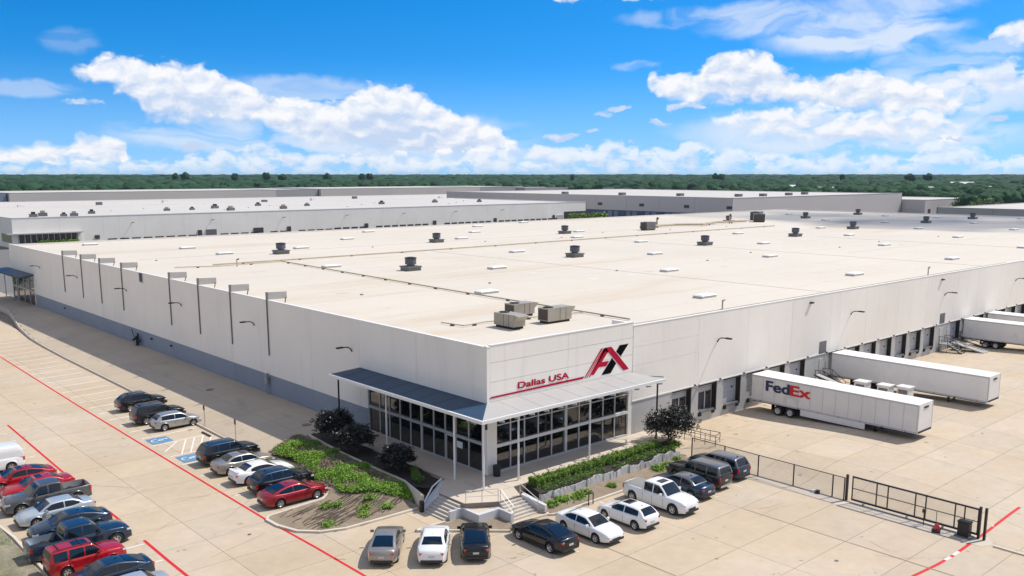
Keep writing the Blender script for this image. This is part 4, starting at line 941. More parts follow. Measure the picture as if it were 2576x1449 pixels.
# ------------------------------------------------------------------ truck court
WHEEL = {}
def wheel_meshes(r=.34, w=.23, big=False):
    key = (r, w, big)
    if key in WHEEL: return WHEEL[key]
    t = MB().lathe([(r*.62, -w/2), (r*.92, -w/2), (r, -w*.32), (r, w*.32), (r*.92, w/2), (r*.62, w/2)], 22, axis='Y')
    rm = MB().lathe([(r*.63, -w*.46), (r*.60, -w*.40), (r*.54, -w*.22), (r*.18, -w*.34), (0, -w*.36)], 22, axis='Y')
    rm.lathe([(r*.63, w*.46), (r*.60, w*.40), (r*.54, w*.22), (r*.18, w*.34), (0, w*.36)][::-1], 22, axis='Y')
    gp = MB()
    if not big:
        for k in range(5):
            a = 2*math.pi*k/5 + .3
            for s in (-1, 1):
                c = [(r*.24, a - .22), (r*.52, a - .33), (r*.52, a + .33), (r*.24, a + .22)]
                y = lambda q: s * (w*.355 if q < r*.4 else w*.25)
                v = [(q*math.cos(b), s*(w*.335 if q < r*.4 else w*.245)+s*.012, q*math.sin(b)) for q, b in c]
                gp.add(v, [(0, 1, 2, 3) if s < 0 else (3, 2, 1, 0)])
    WHEEL[key] = (t.mesh('tyre', M['tyre'], False), rm.mesh('rim', M['rim'], True), gp.mesh('rim_gap', M['rimd']) if gp.v else None)
    return WHEEL[key]
def add_wheel(parent, x, y, z, r=.34, w=.23, big=False):
    a, b, c = wheel_meshes(r, w, big)
    o = link('wheel', a, parent, loc=(x, y, z)); l = link('rim', b, o)
    if c: link('rim_gap', c, o)
    return o
def trailer(x, y_r, label, lettering=False, z0=.5, zt=2.95, L=16.2, W=2.65, skirt=False, ribs=True):
    """rear against the dock at y=y_r, nose toward -y; near side is x, ground measured at the nose"""
    t = thing('semi_trailer', label, 'trailer', (x + W / 2, y_r, 0), 0, 'white box trailers backed up to the docks')
    h = W / 2; gz = lambda y: G_court(0, y_r + y)
    part('box_body', MB().box(-h, h, -L, 0, z0, zt - .02), M['wtrail'], t)
    part('roof_panel', MB().box(-h - .02, h + .02, -L - .02, .02, zt - .02, zt + .03), M['troof'], t)
    part('bottom_rail', MB().box(-h - .02, -h, -L, 0, z0 - .06, z0 + .1).box(h, h + .02, -L, 0, z0 - .06, z0 + .1), M['lgrey'], t)
    part('top_rail', MB().box(-h - .025, -h, -L, 0, zt - .13, zt - .03).box(h, h + .025, -L, 0, zt - .13, zt - .03), M['lgrey'], t)
    if ribs:
        for i in range(1, 13):
            y = -L * i / 13; part('side_rib', MB().box(-h - .014, -h, y - .02, y + .02, z0 + .1, zt - .14), M['lgrey'], t)
    for sx in (-1, 1): part('corner_post', MB().box(sx * h - .05, sx * h + .05, -L - .03, -L + .05, z0, zt), M['lgrey'], t)
    part('nose_panel', MB().box(-h + .1, h - .1, -L - .03, -L, z0 + .1, zt - .1), M['wtrail'], t)
    part('nose_connector', MB().box(-.4, .4, -L - .08, -L - .03, zt - .4, zt - .25).box(-h + .1, h - .1, -L - .07, -L - .03, z0 - .02, z0 + .14), M['dark'], t)
    part('floor_beams', MB().box(-h + .1, h - .1, -L + .2, -.1, z0 - .16, z0), M['under'], t)
    b = MB()
    for yy in (-2.9, -4.2):
        b.box(-1.0, 1.0, yy - .06, yy + .06, z0 - .45, z0 - .35)
    b.box(-.55, -.4, -5.0, -2.0, z0 - .4, z0 - .12).box(.4, .55, -5., -2., z0 - .4, z0 - .12)
    part('bogie_frame', b, M['under'], t)
    for yy in (-2.9, -4.2):
        for sx in (-1, 1):
            wz = gz(yy) + .48; o = add_wheel(t, sx * (h - .2), yy, wz, .48, .34, True); o.rotation_euler = (0, 0, R(90))
            o = add_wheel(t, sx * (h - .62), yy, wz, .48, .3, True); o.rotation_euler = (0, 0, R(90))
    yl = -L + 3.9; zg = gz(yl)
    lg = part('landing_gear', MB().box(-.75, -.62, yl - .07, yl + .07, zg + .02, z0).box(.62, .75, yl - .07, yl + .07, zg + .02, z0).box(-.62, .62, yl - .04, yl + .04, z0 - .4, z0 - .3).bar((-.7, yl, z0 - .3), (-.7, yl + .7, z0 - .05), .03).bar((.7, yl, z0 - .3), (.7, yl + .7, z0 - .05), .03), M['blackm'], t)
    for sx in (-.69, .69): part('foot', MB().box(sx - .14, sx + .14, yl - .14, yl + .14, zg, zg + .05), M['blackm'], lg)
    part('mud_flap', MB().box(-h + .05, -h + .6, -2.25, -2.22, z0 - .75, z0 - .1).box(h - .6, h - .05, -2.25, -2.22, z0 - .75, z0 - .1), M['dark'], t)
    if skirt: part('side_skirt', MB().box(-h, -h + .03, -11.6, -5.3, z0 - .62, z0 - .06).box(h - .03, h, -11.6, -5.3, z0 - .62, z0 - .06), M['wtrail'], t)
    for i in range(8):
        y = -L * (i + .5) / 8; part('marker_lamp', MB().box(-h - .03, -h - .02, y - .05, y + .05, z0 - .03, z0 + .05), M['tail'] if i % 2 else M['blackm'], t)
    return t
t1 = trailer(32.95, -.9, 'long white trailer with FedEx lettering on its side, nearest the fence', skirt=True, ribs=True)
def on_trailer(body, mat, y0, z, w, h, bold):
    me_o = wall_text(body, 'side_lettering', M[mat], 'T', (y0, -2.65/2 - .03), z, w, h, t1, bold); return me_o
on_trailer('Fed', 'navy', -1.6, 1.64, 2.45, .94, 0); on_trailer('Ex', 'fred', -4.2, 1.64, 2.0, .92, 0)
trailer(48.6, -.6, 'long plain white trailer parked behind the white-lettered one, next to small white cabinets', ribs=False)
trailer(83.5, -.4, 'plain white trailer cut off by the right edge, beside the far dock stairs', ribs=False)
trailer(91.5, -.4, 'farthest white trailer cut off by the right edge of the picture', ribs=False)
t1['label'] = 'long ribbed white trailer with navy and red FedEx lettering, nearest the fence'
bpy.data.objects  # keep
for i, (x, y) in enumerate([(47.7, -6.0), (47.3, -8.6), (47.7, -10.4)]):
    # box sits between the two front trailers
    t = thing('utility_cabinet', 'small white equipment cabinet beside the second trailer, ' + ['nearest the dock wall', 'middle of the three', 'farthest from the dock wall'][i], 'cabinet', (x - 2.6, y, G_court(0, y)), 0, 'small white cabinets between the trailers')
    part('cabinet_body', MB().box(-.55, .55, -.6, .6, .35, 1.75), M['white'], t); part('lid', MB().box(-.62, .62, -.68, .68, 1.75, 1.85), M['white'], t)
    part('grille', MB().box(-.58, -.55, -.45, .45, .8, 1.55), M['grey'], t); part('frame_leg', MB().box(-.5, -.4, -.55, -.45, 0, .35).box(-.5, -.4, .45, .55, 0, .35).box(.4, .5, -.55, -.45, 0, .35).box(.4, .5, .45, .55, 0, .35), M['blackm'], t)
def dock_stairs(x, y0, label):
    t = thing('dock_stairs', label, 'stairs', (x, y0, G_court(0, y0 - 2)), 0, 'steel dock stairs')
    part('landing', MB().box(-.8, .8, -1.1, 0, 1.0, 1.08), M['steel'], t)
    for i in range(6): part('tread', MB().box(-.5, .5, -1.1 - .28 * (i + 1), -1.1 - .28 * i, .92 - .16 * i, .96 - .16 * i), M['steel'], t)
    for sx in (-.8, .8):
        part('handrail', MB().path([(sx, 0, 2.0), (sx, -1.1, 2.0), (sx * .7, -2.8, 1.0), (sx * .7, -3.2, .95)], .03).path([(sx, 0, 1.5), (sx, -1.1, 1.5), (sx * .7, -2.8, .5)], .02), M['blackm'], t)
        for q in [(sx, -.05, 0, 2.0), (sx, -1.1, 0, 2.0), (sx * .7, -2.8, 0, 1.0)]: part('post', MB().bar(q[:3], (q[0], q[1], q[3]), .03), M['blackm'], t)
        part('stringer', MB().bar((sx * .68, -1.1, .95), (sx * .68, -2.85, .02), .07), M['blackm'], t)
    part('lamp_post', MB().bar((.9, -.2, 0), (.9, -.2, 2.7), .04).bar((.9, -.2, 2.7), (1.3, -.2, 2.9), .05), M['steel'], t)
dock_stairs(46.9, -.1, 'steel dock stairs partly hidden behind the lettered trailer')
dock_stairs(77.6, -.1, 'steel dock stairs with black rails left of the far trailers')
def yard_ramp():
    t = thing('yard_ramp', 'grey metal loading ramp lying beside the far dock stairs', 'ramp', (80.2, -2.2, G_court(0, -3)))
    part('deck', MB().add([(-.9, 1.6, 1.0), (.9, 1.6, 1.0), (.9, -2.6, .15), (-.9, -2.6, .15), (-.9, 1.6, .85), (.9, 1.6, .85), (.9, -2.6, 0), (-.9, -2.6, 0)], [(0,3,2,1),(4,5,6,7),(0,1,5,4),(1,2,6,5),(2,3,7,6),(3,0,4,7)]), M['steel'], t)
    for sx in (-.95, .95): part('side_rail', MB().path([(sx, 1.6, 1.7), (sx, -2.6, .9)], .05).path([(sx, 1.6, 1.3), (sx, -2.6, .5)], .03), M['blackm'], t)
    part('wheel_pair', MB().lathe([(0, -.1), (.3, -.1), (.3, .1), (0, .1)], 14, (-.9, .9, .3), 'Y').lathe([(0, -.1), (.3, -.1), (.3, .1), (0, .1)], 14, (.9, .9, .3), 'Y'), M['tyre'], t)
yard_ramp()
def conveyor():
    t = thing('loading_conveyor', 'grey folded loading conveyor between the two front trailers', 'conveyor', (45.2, -2.8, G_court(0, -3)))
    part('conveyor_bed', MB().obox((0, 0, 1.2), (1.0, 4.0, .18), rx=R(14)), M['steel'], t)
    for sx in (-.55, .55):
        part('side_frame', MB().path([(sx, 2.0, 1.8), (sx, -2.0, .8)], .07), M['blackm'], t); part('leg', MB().path([(sx, 1.4, 1.6), (sx, 1.0, 0)], .05).path([(sx, -1.3, .95), (sx, -1.1, 0)], .05), M['blackm'], t)
conveyor()
# chain-link fence with rolling gate
def chain(mb, x, y0, y1, z0, z1, s=.15, r=.0062):
    Lh = y1 - y0; Hh = z1 - z0; n = int((Lh + Hh) / s)
    for k in range(n):
        for sgn in (1, -1):
            a = -Hh + k * s; p0 = (max(a, 0), max(0, -a)); m = min(Lh - a, Hh) if True else 0
            if a >= 0: q0 = (a, 0)
            else: q0 = (0, -a)
            d = min(Lh - q0[0], Hh - q0[1])
            if d <= .02: continue
            q1 = (q0[0] + d, q0[1] + d)
            if sgn < 0: A = (y1 - q0[0], z0 + q0[1]); B = (y1 - q1[0], z0 + q1[1])
            else: A = (y0 + q0[0], z0 + q0[1]); B = (y0 + q1[0], z0 + q1[1])
            mb.bar((x, *A), (x, *B), r, 3)
def build_fence():
    z = -1.0; xf = 17.35
    t = thing('chain_link_fence', 'dark chain-link fence running from the round tree to the rolling gate', 'fence', (0, 0, 0))
    ys = [-5.6, -8.8, -11.9, -14.95, -18.1, -19.0]
    for y in ys: part('post', MB().bar((xf, y, z), (xf, y, z + 1.72), .05, 8), M['blackm'], t)
    part('top_rail', MB().bar((xf, ys[0], z + 1.7), (xf, ys[-1], z + 1.7), .03), M['blackm'], t)
    part('bottom_wire', MB().bar((xf, ys[0], z + .05), (xf, ys[-1], z + .05), .012), M['mesh'], t)
    mb = MB(); chain(mb, xf, ys[-1], ys[0], z + .05, z + 1.68); part('chain_mesh', mb, M['mesh'], t, kind='stuff')
    mb = MB(); t2 = thing('rolling_gate', 'long black-framed rolling gate standing by the red curved line', 'gate', (0, 0, 0))
    y0, y1 = -28.2, -19.6; xg = 17.3; zb, zt = z + .22, z + 2.0
    part('gate_frame', MB().box(xg - .05, xg + .05, y0, y1, zt - .1, zt).box(xg - .05, xg + .05, y0, y1, zb, zb + .12), M['blackm'], t2)
    for y in [y1 - .03, -21.4, -22.2, -24.1, -24.8, -26.7, -27.3, y0 + .05]: part('upright', MB().box(xg - .035, xg + .035, y - .035, y + .035, zb, zt), M['blackm'], t2)
    part('mid_rail', MB().bar((xg, y0, (zb + zt) / 2), (xg, y1, (zb + zt) / 2), .03), M['blackm'], t2)
    chain(mb, xg, y0, y1, zb, zt); part('chain_mesh', mb, M['mesh'], t2, kind='stuff')
    for y in (-28.25, -28.6): part('guide_post', MB().box(xg - .08, xg + .08, y - .07, y + .07, z, z + 2.15), M['blackm'], t2)
    part('guide_post', MB().box(xg + .1, xg + .25, -19.2, -19.05, z, z + 1.95), M['blackm'], t2)
    part('ground_track', MB().box(xg - .06, xg + .06, y0, -11, z + .001, z + .05), M['grey'], t2)
    for y in (-20.5, -23.6, -26.0): part('roller', MB().lathe([(0, -.05), (.1, -.05), (.1, .05), (0, .05)], 12, (xg, y, zb - .06), 'Y'), M['steel'], t2)
    g = thing('gate_operator', 'black gate motor box at the end of the rolling gate', 'gate motor', (16.95, -27.5, z)); part('housing', MB().box(-.25, .25, -.35, .35, .1, 1.0), M['blackm'], g); part('lid', MB().box(-.28, .28, -.38, .38, 1.0, 1.08), M['dark'], g); part('base_plate', MB().box(-.35, .35, -.5, .5, 0, .1), M['grey'], g)
    h = thing('gate_valve', 'small red valve on a black base with a thin rod beside the gate end', 'valve', (16.6, -25.9, z)); part('base_plate', MB().obox((0, 0, .06), (.9, .5, .12), R(20)), M['blackm'], h)
    part('valve_body', MB().lathe([(0, .1), (.2, .1), (.18, .35), (.08, .5), (0, .5)], 12), M['tail'], h); part('rod', MB().bar((.1, .1, .1), (.2, .15, 1.3), .02), M['blackm'], h)
    k = thing('card_reader', 'short black card reader post behind the gate end', 'post', (16.9, -24.9, z)); part('post', MB().bar((0, 0, 0), (0, 0, 1.0), .03), M['blackm'], k); part('reader', MB().box(-.08, .08, -.1, .1, .9, 1.15), M['blackm'], k)
    s = thing('fence_clamp', 'small clump of black and white debris at the fence foot', 'debris', (17.3, -17.0, z)); part('black_piece', MB().obox((0, 0, .12), (.3, .3, .25), .4), M['blackm'], s); part('white_piece', MB().obox((0, .35, .1), (.2, .25, .2), .8), M['white'], s)
    s.name = 'debris'
    # concrete gate apron a little proud of the lot
    struct('gate_apron', MB().prism([(16.1, -28.9), (17.0, -29.3), (18.0, -28.6), (18.0, -19.0), (18.0, -11), (16.8, -11), (16.2, -19.0)], -1.05, -.985), M['walk'])
    struct('kerb', MB().box(16.6, 16.75, -60, -29.4, -1.05, -.9), M['kerb'])
build_fence()

# ------------------------------------------------------------------ distant buildings
def box_building(name, label, cat, x0, x1, y0, y1, z1, wall, roof='roof2', step=12., joints=('x0', 'y0'), z0=-2.):
    t = thing(name, label, cat)
    part('building_core', MB().box(x0 + .4, x1 - .4, y0 + .4, y1 - .4, z0, z1 - .8), M[wall], t)
    part('roof', MB().add([(x0, y0, z1 - .35), (x1, y0, z1 - .35), (x1, y1, z1 - .35), (x0, y1, z1 - .35)], [(0, 1, 2, 3)]), M[roof], t)
    n = max(1, round((x1 - x0) / step))
    for i in range(n):
        a, b = lerp(x0, x1, i / n), lerp(x0, x1, (i + 1) / n)
        part('wall_panel', MB().box(a + .015, b - .015, y0, y0 + .4, z0, z1), M[wall], t)
    n = max(1, round((y1 - y0) / step))
    for i in range(n):
        a, b = lerp(y0, y1, i / n), lerp(y0, y1, (i + 1) / n)
        part('wall_panel', MB().box(x0, x0 + .4, a + .06, b - .06, z0, z1), M[wall], t)
    part('parapet', MB().box(x0, x1, y1 - .4, y1, z0, z1).box(x1 - .4, x1, y0, y1, z0, z1), M[wall], t)
    part('parapet_cap', MB().box(x0 - .1, x1 + .1, y0 - .1, y0 + .45, z1, z1 + .15).box(x0 - .1, x0 + .45, y0, y1, z1, z1 + .15), M['cap'], t)
    return t
def build_far():
    # neighbour behind the left wing
    b2 = box_building('warehouse', 'long pale warehouse directly behind the main roof on the left', 'warehouse', 33, 297, 272, 380, 8.3, 'wallw', step=14)
    part('entrance_recess', MB().box(34.5, 52.3, 271.9, 272.0, .3, 3.1), M['doord'], b2)
    for i in range(11): part('mullion', MB().box(34.5 + i * 1.75, 34.7 + i * 1.75, 271.7, 271.9, .3, 3.1), M['frame'], b2)
    for i in range(10): part('window_pane', MB().box(34.75 + i * 1.75, 36.2 + i * 1.75, 271.82, 271.88, .35, 3.0), M['glass'], b2)
    part('canopy', MB().box(31, 53.5, 269.6, 272, 3.15, 3.5), M['canw'], b2)
    part('entrance_wall', MB().box(32.6, 34.3, 271.5, 272, -.5, 3.15).box(52.3, 53.6, 271.5, 272, -.5, 3.15), M['wallw'], b2)
    part('side_window', MB().box(32.9, 32.95, 273, 286, .4, 3.0), M['glass'], b2)
    part('entrance_recess', MB().box(281, 297.2, 271.9, 272.0, .3, 3.8), M['doord'], b2)
    for x0, x1, z0, z1 in [(57.8, 59.3, .7, 1.95), (93.4, 94.9, .3, 2.2), (115, 119, .1, 2.2), (129, 130.6, .1, 2.2), (164.3, 166, .2, 2.1), (199.6, 201.3, .2, 2.1), (234.8, 236.5, .2, 2.1), (273, 274.5, .2, 2.4)]:
        part('door_opening', MB().box(x0, x1, 271.75, 272, z0, z1), M['doord'], b2)
    part('loading_door', MB().box(96.6, 100.4, 271.7, 272, .1, 2.3), M['grey'], b2); part('loading_door', MB().box(276, 280, 271.7, 272, .1, 2.3), M['lgrey'], b2)
    for k in range(54):
        x = 62 + k * 4.0
        if any(abs(x - q) < 3 for q in (93, 98.5, 117, 130, 165, 200, 235)) : continue
        part('dock_door', MB().box(x, x + 2.9, 271.75, 272, -2, .62 if x < 150 else .9), M['doord'], b2)
    g = thing('hedge', 'clipped green hedge in front of the pale warehouse entrance on the left', 'hedge', (0, 0, 0))
    q = [(rng.uniform(40, 52), 270.2 + rng.normal(0, .3), rng.uniform(0, .95)) for _ in range(900)]
    V, F = scatter_leaves(q, .22, 3, (.2, .2, .15), 61); link('foliage', npmesh('foliage', V, F, M['gcov']), g, kind='stuff')
    g = thing('hedge', 'dark green shrubs at the right end of the pale warehouse', 'hedge', (0, 0, 0))
    q = [(rng.uniform(282, 309), 269.5 + rng.normal(0, .6), rng.uniform(-.5, 2.3)) for _ in range(1500)]
    V, F = scatter_leaves(q, .4, 3, (.4, .4, .4), 62); link('foliage', npmesh('foliage', V, F, M['hedge']), g, kind='stuff')
    for i, x in enumerate([70.2, 98.7, 127.3, 155.4, 183.5, 211.5, 239.5]):
        t = thing('wall_lamp', 'tiny bracket lamp on the pale warehouse behind, %s from its left end' % ['first', 'second', 'third', 'fourth', 'fifth', 'sixth', 'seventh'][i], 'wall lamp', (x, 272, 5.6), R(-90), 'bracket lamps on the warehouse behind')
        part('bracket', MB().path([(0, 0, -.2), (.4, 0, .1), (1.4, 0, .25)], .09), M['blackm'], t); part('lamp_head', MB().obox((1.6, 0, .25), (.9, .4, .2)), M['blackm'], t)
    rr = random.Random(4)
    for i, (x, y, s) in enumerate([(43, 286, 1.5), (47, 290, 1.7), (52, 284, 1.2), (55, 283, 1.5), (66, 300, 1.4), (97, 309, 1.3), (108, 311, 1.1), (117, 295, 1.6), (122, 321, 1.6), (141, 297, 1.6), (150, 338, 1.4), (166, 322, 1.3), (205, 320, 1.5), (240, 324, 1.5), (262, 315, 1.3)]):
        t = thing('rooftop_unit', 'small dark rooftop unit on the pale warehouse behind, %s' % ['leftmost of all', 'second from the left', 'third from the left', 'fourth from the left', 'fifth from the left', 'sixth from the left', 'seventh from the left', 'with a hood above the first lamps', 'near its far parapet, left', 'with a hood above the second lamp', 'near its far parapet, middle', 'right of the middle', 'above the fourth lamp', 'above the fifth lamp', 'rightmost of all'][i], 'rooftop unit', (x, y, 7.95), rr.uniform(-.2, .2), 'rooftop units on the warehouse behind')
        part('casing', MB().box(-s*.8, s*.8, -s*.6, s*.6, 0, .7*s), M['grey'], t); part('hood', MB().box(-s*.4, s*.4, -s*.4, s*.4, .7*s, 1.15*s), M['tan' if i % 2 else 'blackm'], t)
    for k in range(12):
        x = 60 + k * 19; part('skylight', MB().box(x, x + 3.5, 300 + (k % 3) * 18, 301.5 + (k % 3) * 18, 7.95, 8.25), M['troof'], b2)
    # shaded warehouse beyond, with blue doors
    b3 = box_building('warehouse', 'long brown-grey warehouse beyond, seen above the middle of the roof', 'warehouse', 326, 500, 204, 425, 11, 'farw', step=22)
    part('base_band', MB().box(325.9, 326, 205, 340, -2, 3.3), M['bdoor'], b3)
    for k in range(19): part('dock_door', MB().box(325.7, 325.9, 207 + k * 4.3 + 0, 210 + k * 4.3, -2, 2.9), M['farb' if k % 3 else 'bdoor'], b3)
    for i, y in enumerate([202 + 3.5, 230.7, 259.6, 288.9]): part('wall_opening', MB().box(325.8, 326, y - 1.2, y + 1.8, 5.7, 7.1), M['doord'], b3)
    for i, (x, y) in enumerate([(340, 330), (345, 290), (352, 255), (362, 225), (380, 222), (410, 225), (435, 230)]):
        part('roof_hatch', MB().box(x, x + 3, y, y + 3, 10.65, 12.1), M['grey'], b3)
    e3 = box_building('office_block', 'pale block at the right end of the long brown-grey warehouse', 'building', 500.5, 580, 190, 260, 7.2, 'farw', step=20)
    part('entrance_recess', MB().box(556, 579, 189.85, 190, -2, 1.2), M['doord'], e3)
    for i, x in enumerate((505, 520, 536, 552)): part('door_opening', MB().box(x, x + 3, 189.8, 190, -1, 1.8), M['doord'], e3)
    # far left row
    X = [(40, 132, 'farb', 'blue-grey warehouse wing at the far left edge behind the pale roofs'), (132.5, 348, 'farw', 'beige warehouse row far left, below the woods'), (348.5, 392, 'farg', 'grey recessed wing in the far warehouse row with dark doors'), (392.5, 585, 'farw', 'beige warehouse in the far row right of the grey wing'), (586, 650, 'farg', 'grey wing at the right end of the far warehouse row')]
    for i, (x0, x1, m, l) in enumerate(X):
        back = m != 'farw'
        b = box_building('warehouse', l, 'warehouse', x0, x1, 700 + (4 if back else 0), 800, 8.6 if x0 < 380 else 9.0, m, step=75)
        if back:
            for k in range(int((x1 - x0) / 17)): part('dock_door', MB().box(x0 + 3 + k * 17, x0 + 17 + k * 17, 703.6, 704, -2, 2.2), M['doord'], b)
    bx = box_building('warehouse', 'low cream-roofed building between the pale warehouse and the far row', 'warehouse', 60, 560, 480, 620, 4.4, 'farw', step=50)
    for i in range(9): part('roof_hatch', MB().box(90 + i * 48, 93 + i * 48, 500 + (i % 3) * 22, 503 + (i % 3) * 22, 4.05, 5.8), M['grey' if i % 2 else 'troof'], bx)
    # truck yard beyond the middle
    for x0, x1, y0, l in [(640, 830, 690, 'flat long roof behind the truck yard, left part'), (700, 860, 590, 'flat long roof behind the truck yard, right part')]:
        b = box_building('depot', l, 'building', x0, x1, y0, y0 + 40, 7.8, 'farg', step=40)
    rr = random.Random(12)
    ORD = 'first second third fourth fifth sixth seventh eighth ninth tenth eleventh twelfth thirteenth fourteenth fifteenth sixteenth seventeenth eighteenth nineteenth twentieth twenty-first twenty-second twenty-third twenty-fourth twenty-fifth twenty-sixth'.split()
    cols = ['wtrail', 'wtrail', 'farw', 'blackm', 'wtrail']
    for i in range(26):
        x = 560 + i * 11.5; y = 560 + rr.uniform(-6, 6) - i * 6.0
        t = thing('parked_trailer', 'tiny box trailer in the far yard, %s from the left in its row' % ORD[i], 'trailer', (x, y, -1), R(-55), 'distant parked trailers in the far yard')
        part('box_body', MB().box(-6.5, 6.5, -1.3, 1.3, 1.1, 3.9), M[cols[i % 5]], t); part('wheels', MB().box(3.2, 5.4, -1.2, 1.2, 0, 1.0).box(-5.0, -4.7, -1, 1, 0, 1.1), M['tyre'], t)
    b5 = box_building('warehouse', 'grey warehouse corner at the right edge beyond the roof', 'warehouse', 372, 640, -110, 128, 7.6, 'farg', step=24)
    for i in range(6): part('door_opening', MB().box(371.8, 372, 112 - i * 20, 115 - i * 20, -1, 2.6), M['doord'], b5)
    tt = [(430, 118, 'left one'), (470, 90, 'right one')]
    # small white houses in the woods
    for i, (az, D, w, l) in enumerate([(19.3, 900, 26, 'long white-roofed house among the trees on the right'), (24.4, 930, 9, 'small white roof in the woods above the grey corner building'), (16.9, 1000, 9, 'tiny pale house in the woods left of the long white roof'), (27.2, 980, 14, 'pale roofed house in the woods near the right edge'), (26.1, 1250, 26, 'long low pale roof far back in the woods'), (28.1, 820, 12, 'cream house at the very right edge of the woods')]):
        a = R(YAW + az); x, y = CAM.x + math.sin(a) * D, CAM.y + math.cos(a) * D
        t = thing('house', l, 'house', (x, y, -.5 + 4 * sm((D - 620) / 2600)), -a, 'small pale houses in the woods')
        h = 7.5 + (D - 800) * .006; part('wall', MB().box(-w/2, w/2, -4, 4, -2, h), M['wtrail'], t)
        part('roof', MB().add([(-w/2 - .6, -4.6, h), (w/2 + .6, -4.6, h), (w/2 + .6, 0, h + 3), (-w/2 - .6, 0, h + 3), (w/2 + .6, 4.6, h), (-w/2 - .6, 4.6, h)], [(0, 1, 2, 3), (3, 2, 4, 5), (1, 4, 2), (0, 3, 5)]), M['troof'], t)
    # road strip behind the main building
    struct('far_road', MB().add([(-60, 150, -1.12), (700, 150, -1.12), (700, 268, -1.12), (-60, 268, -1.12)], [(0, 1, 2, 3)]), M['farroad'])
    struct('far_yard', MB().add([(300, 205, -1.1), (325, 205, -1.1), (325, 470, -1.1), (300, 470, -1.1)], [(0, 1, 2, 3)]), M['farroad'])
build_far()

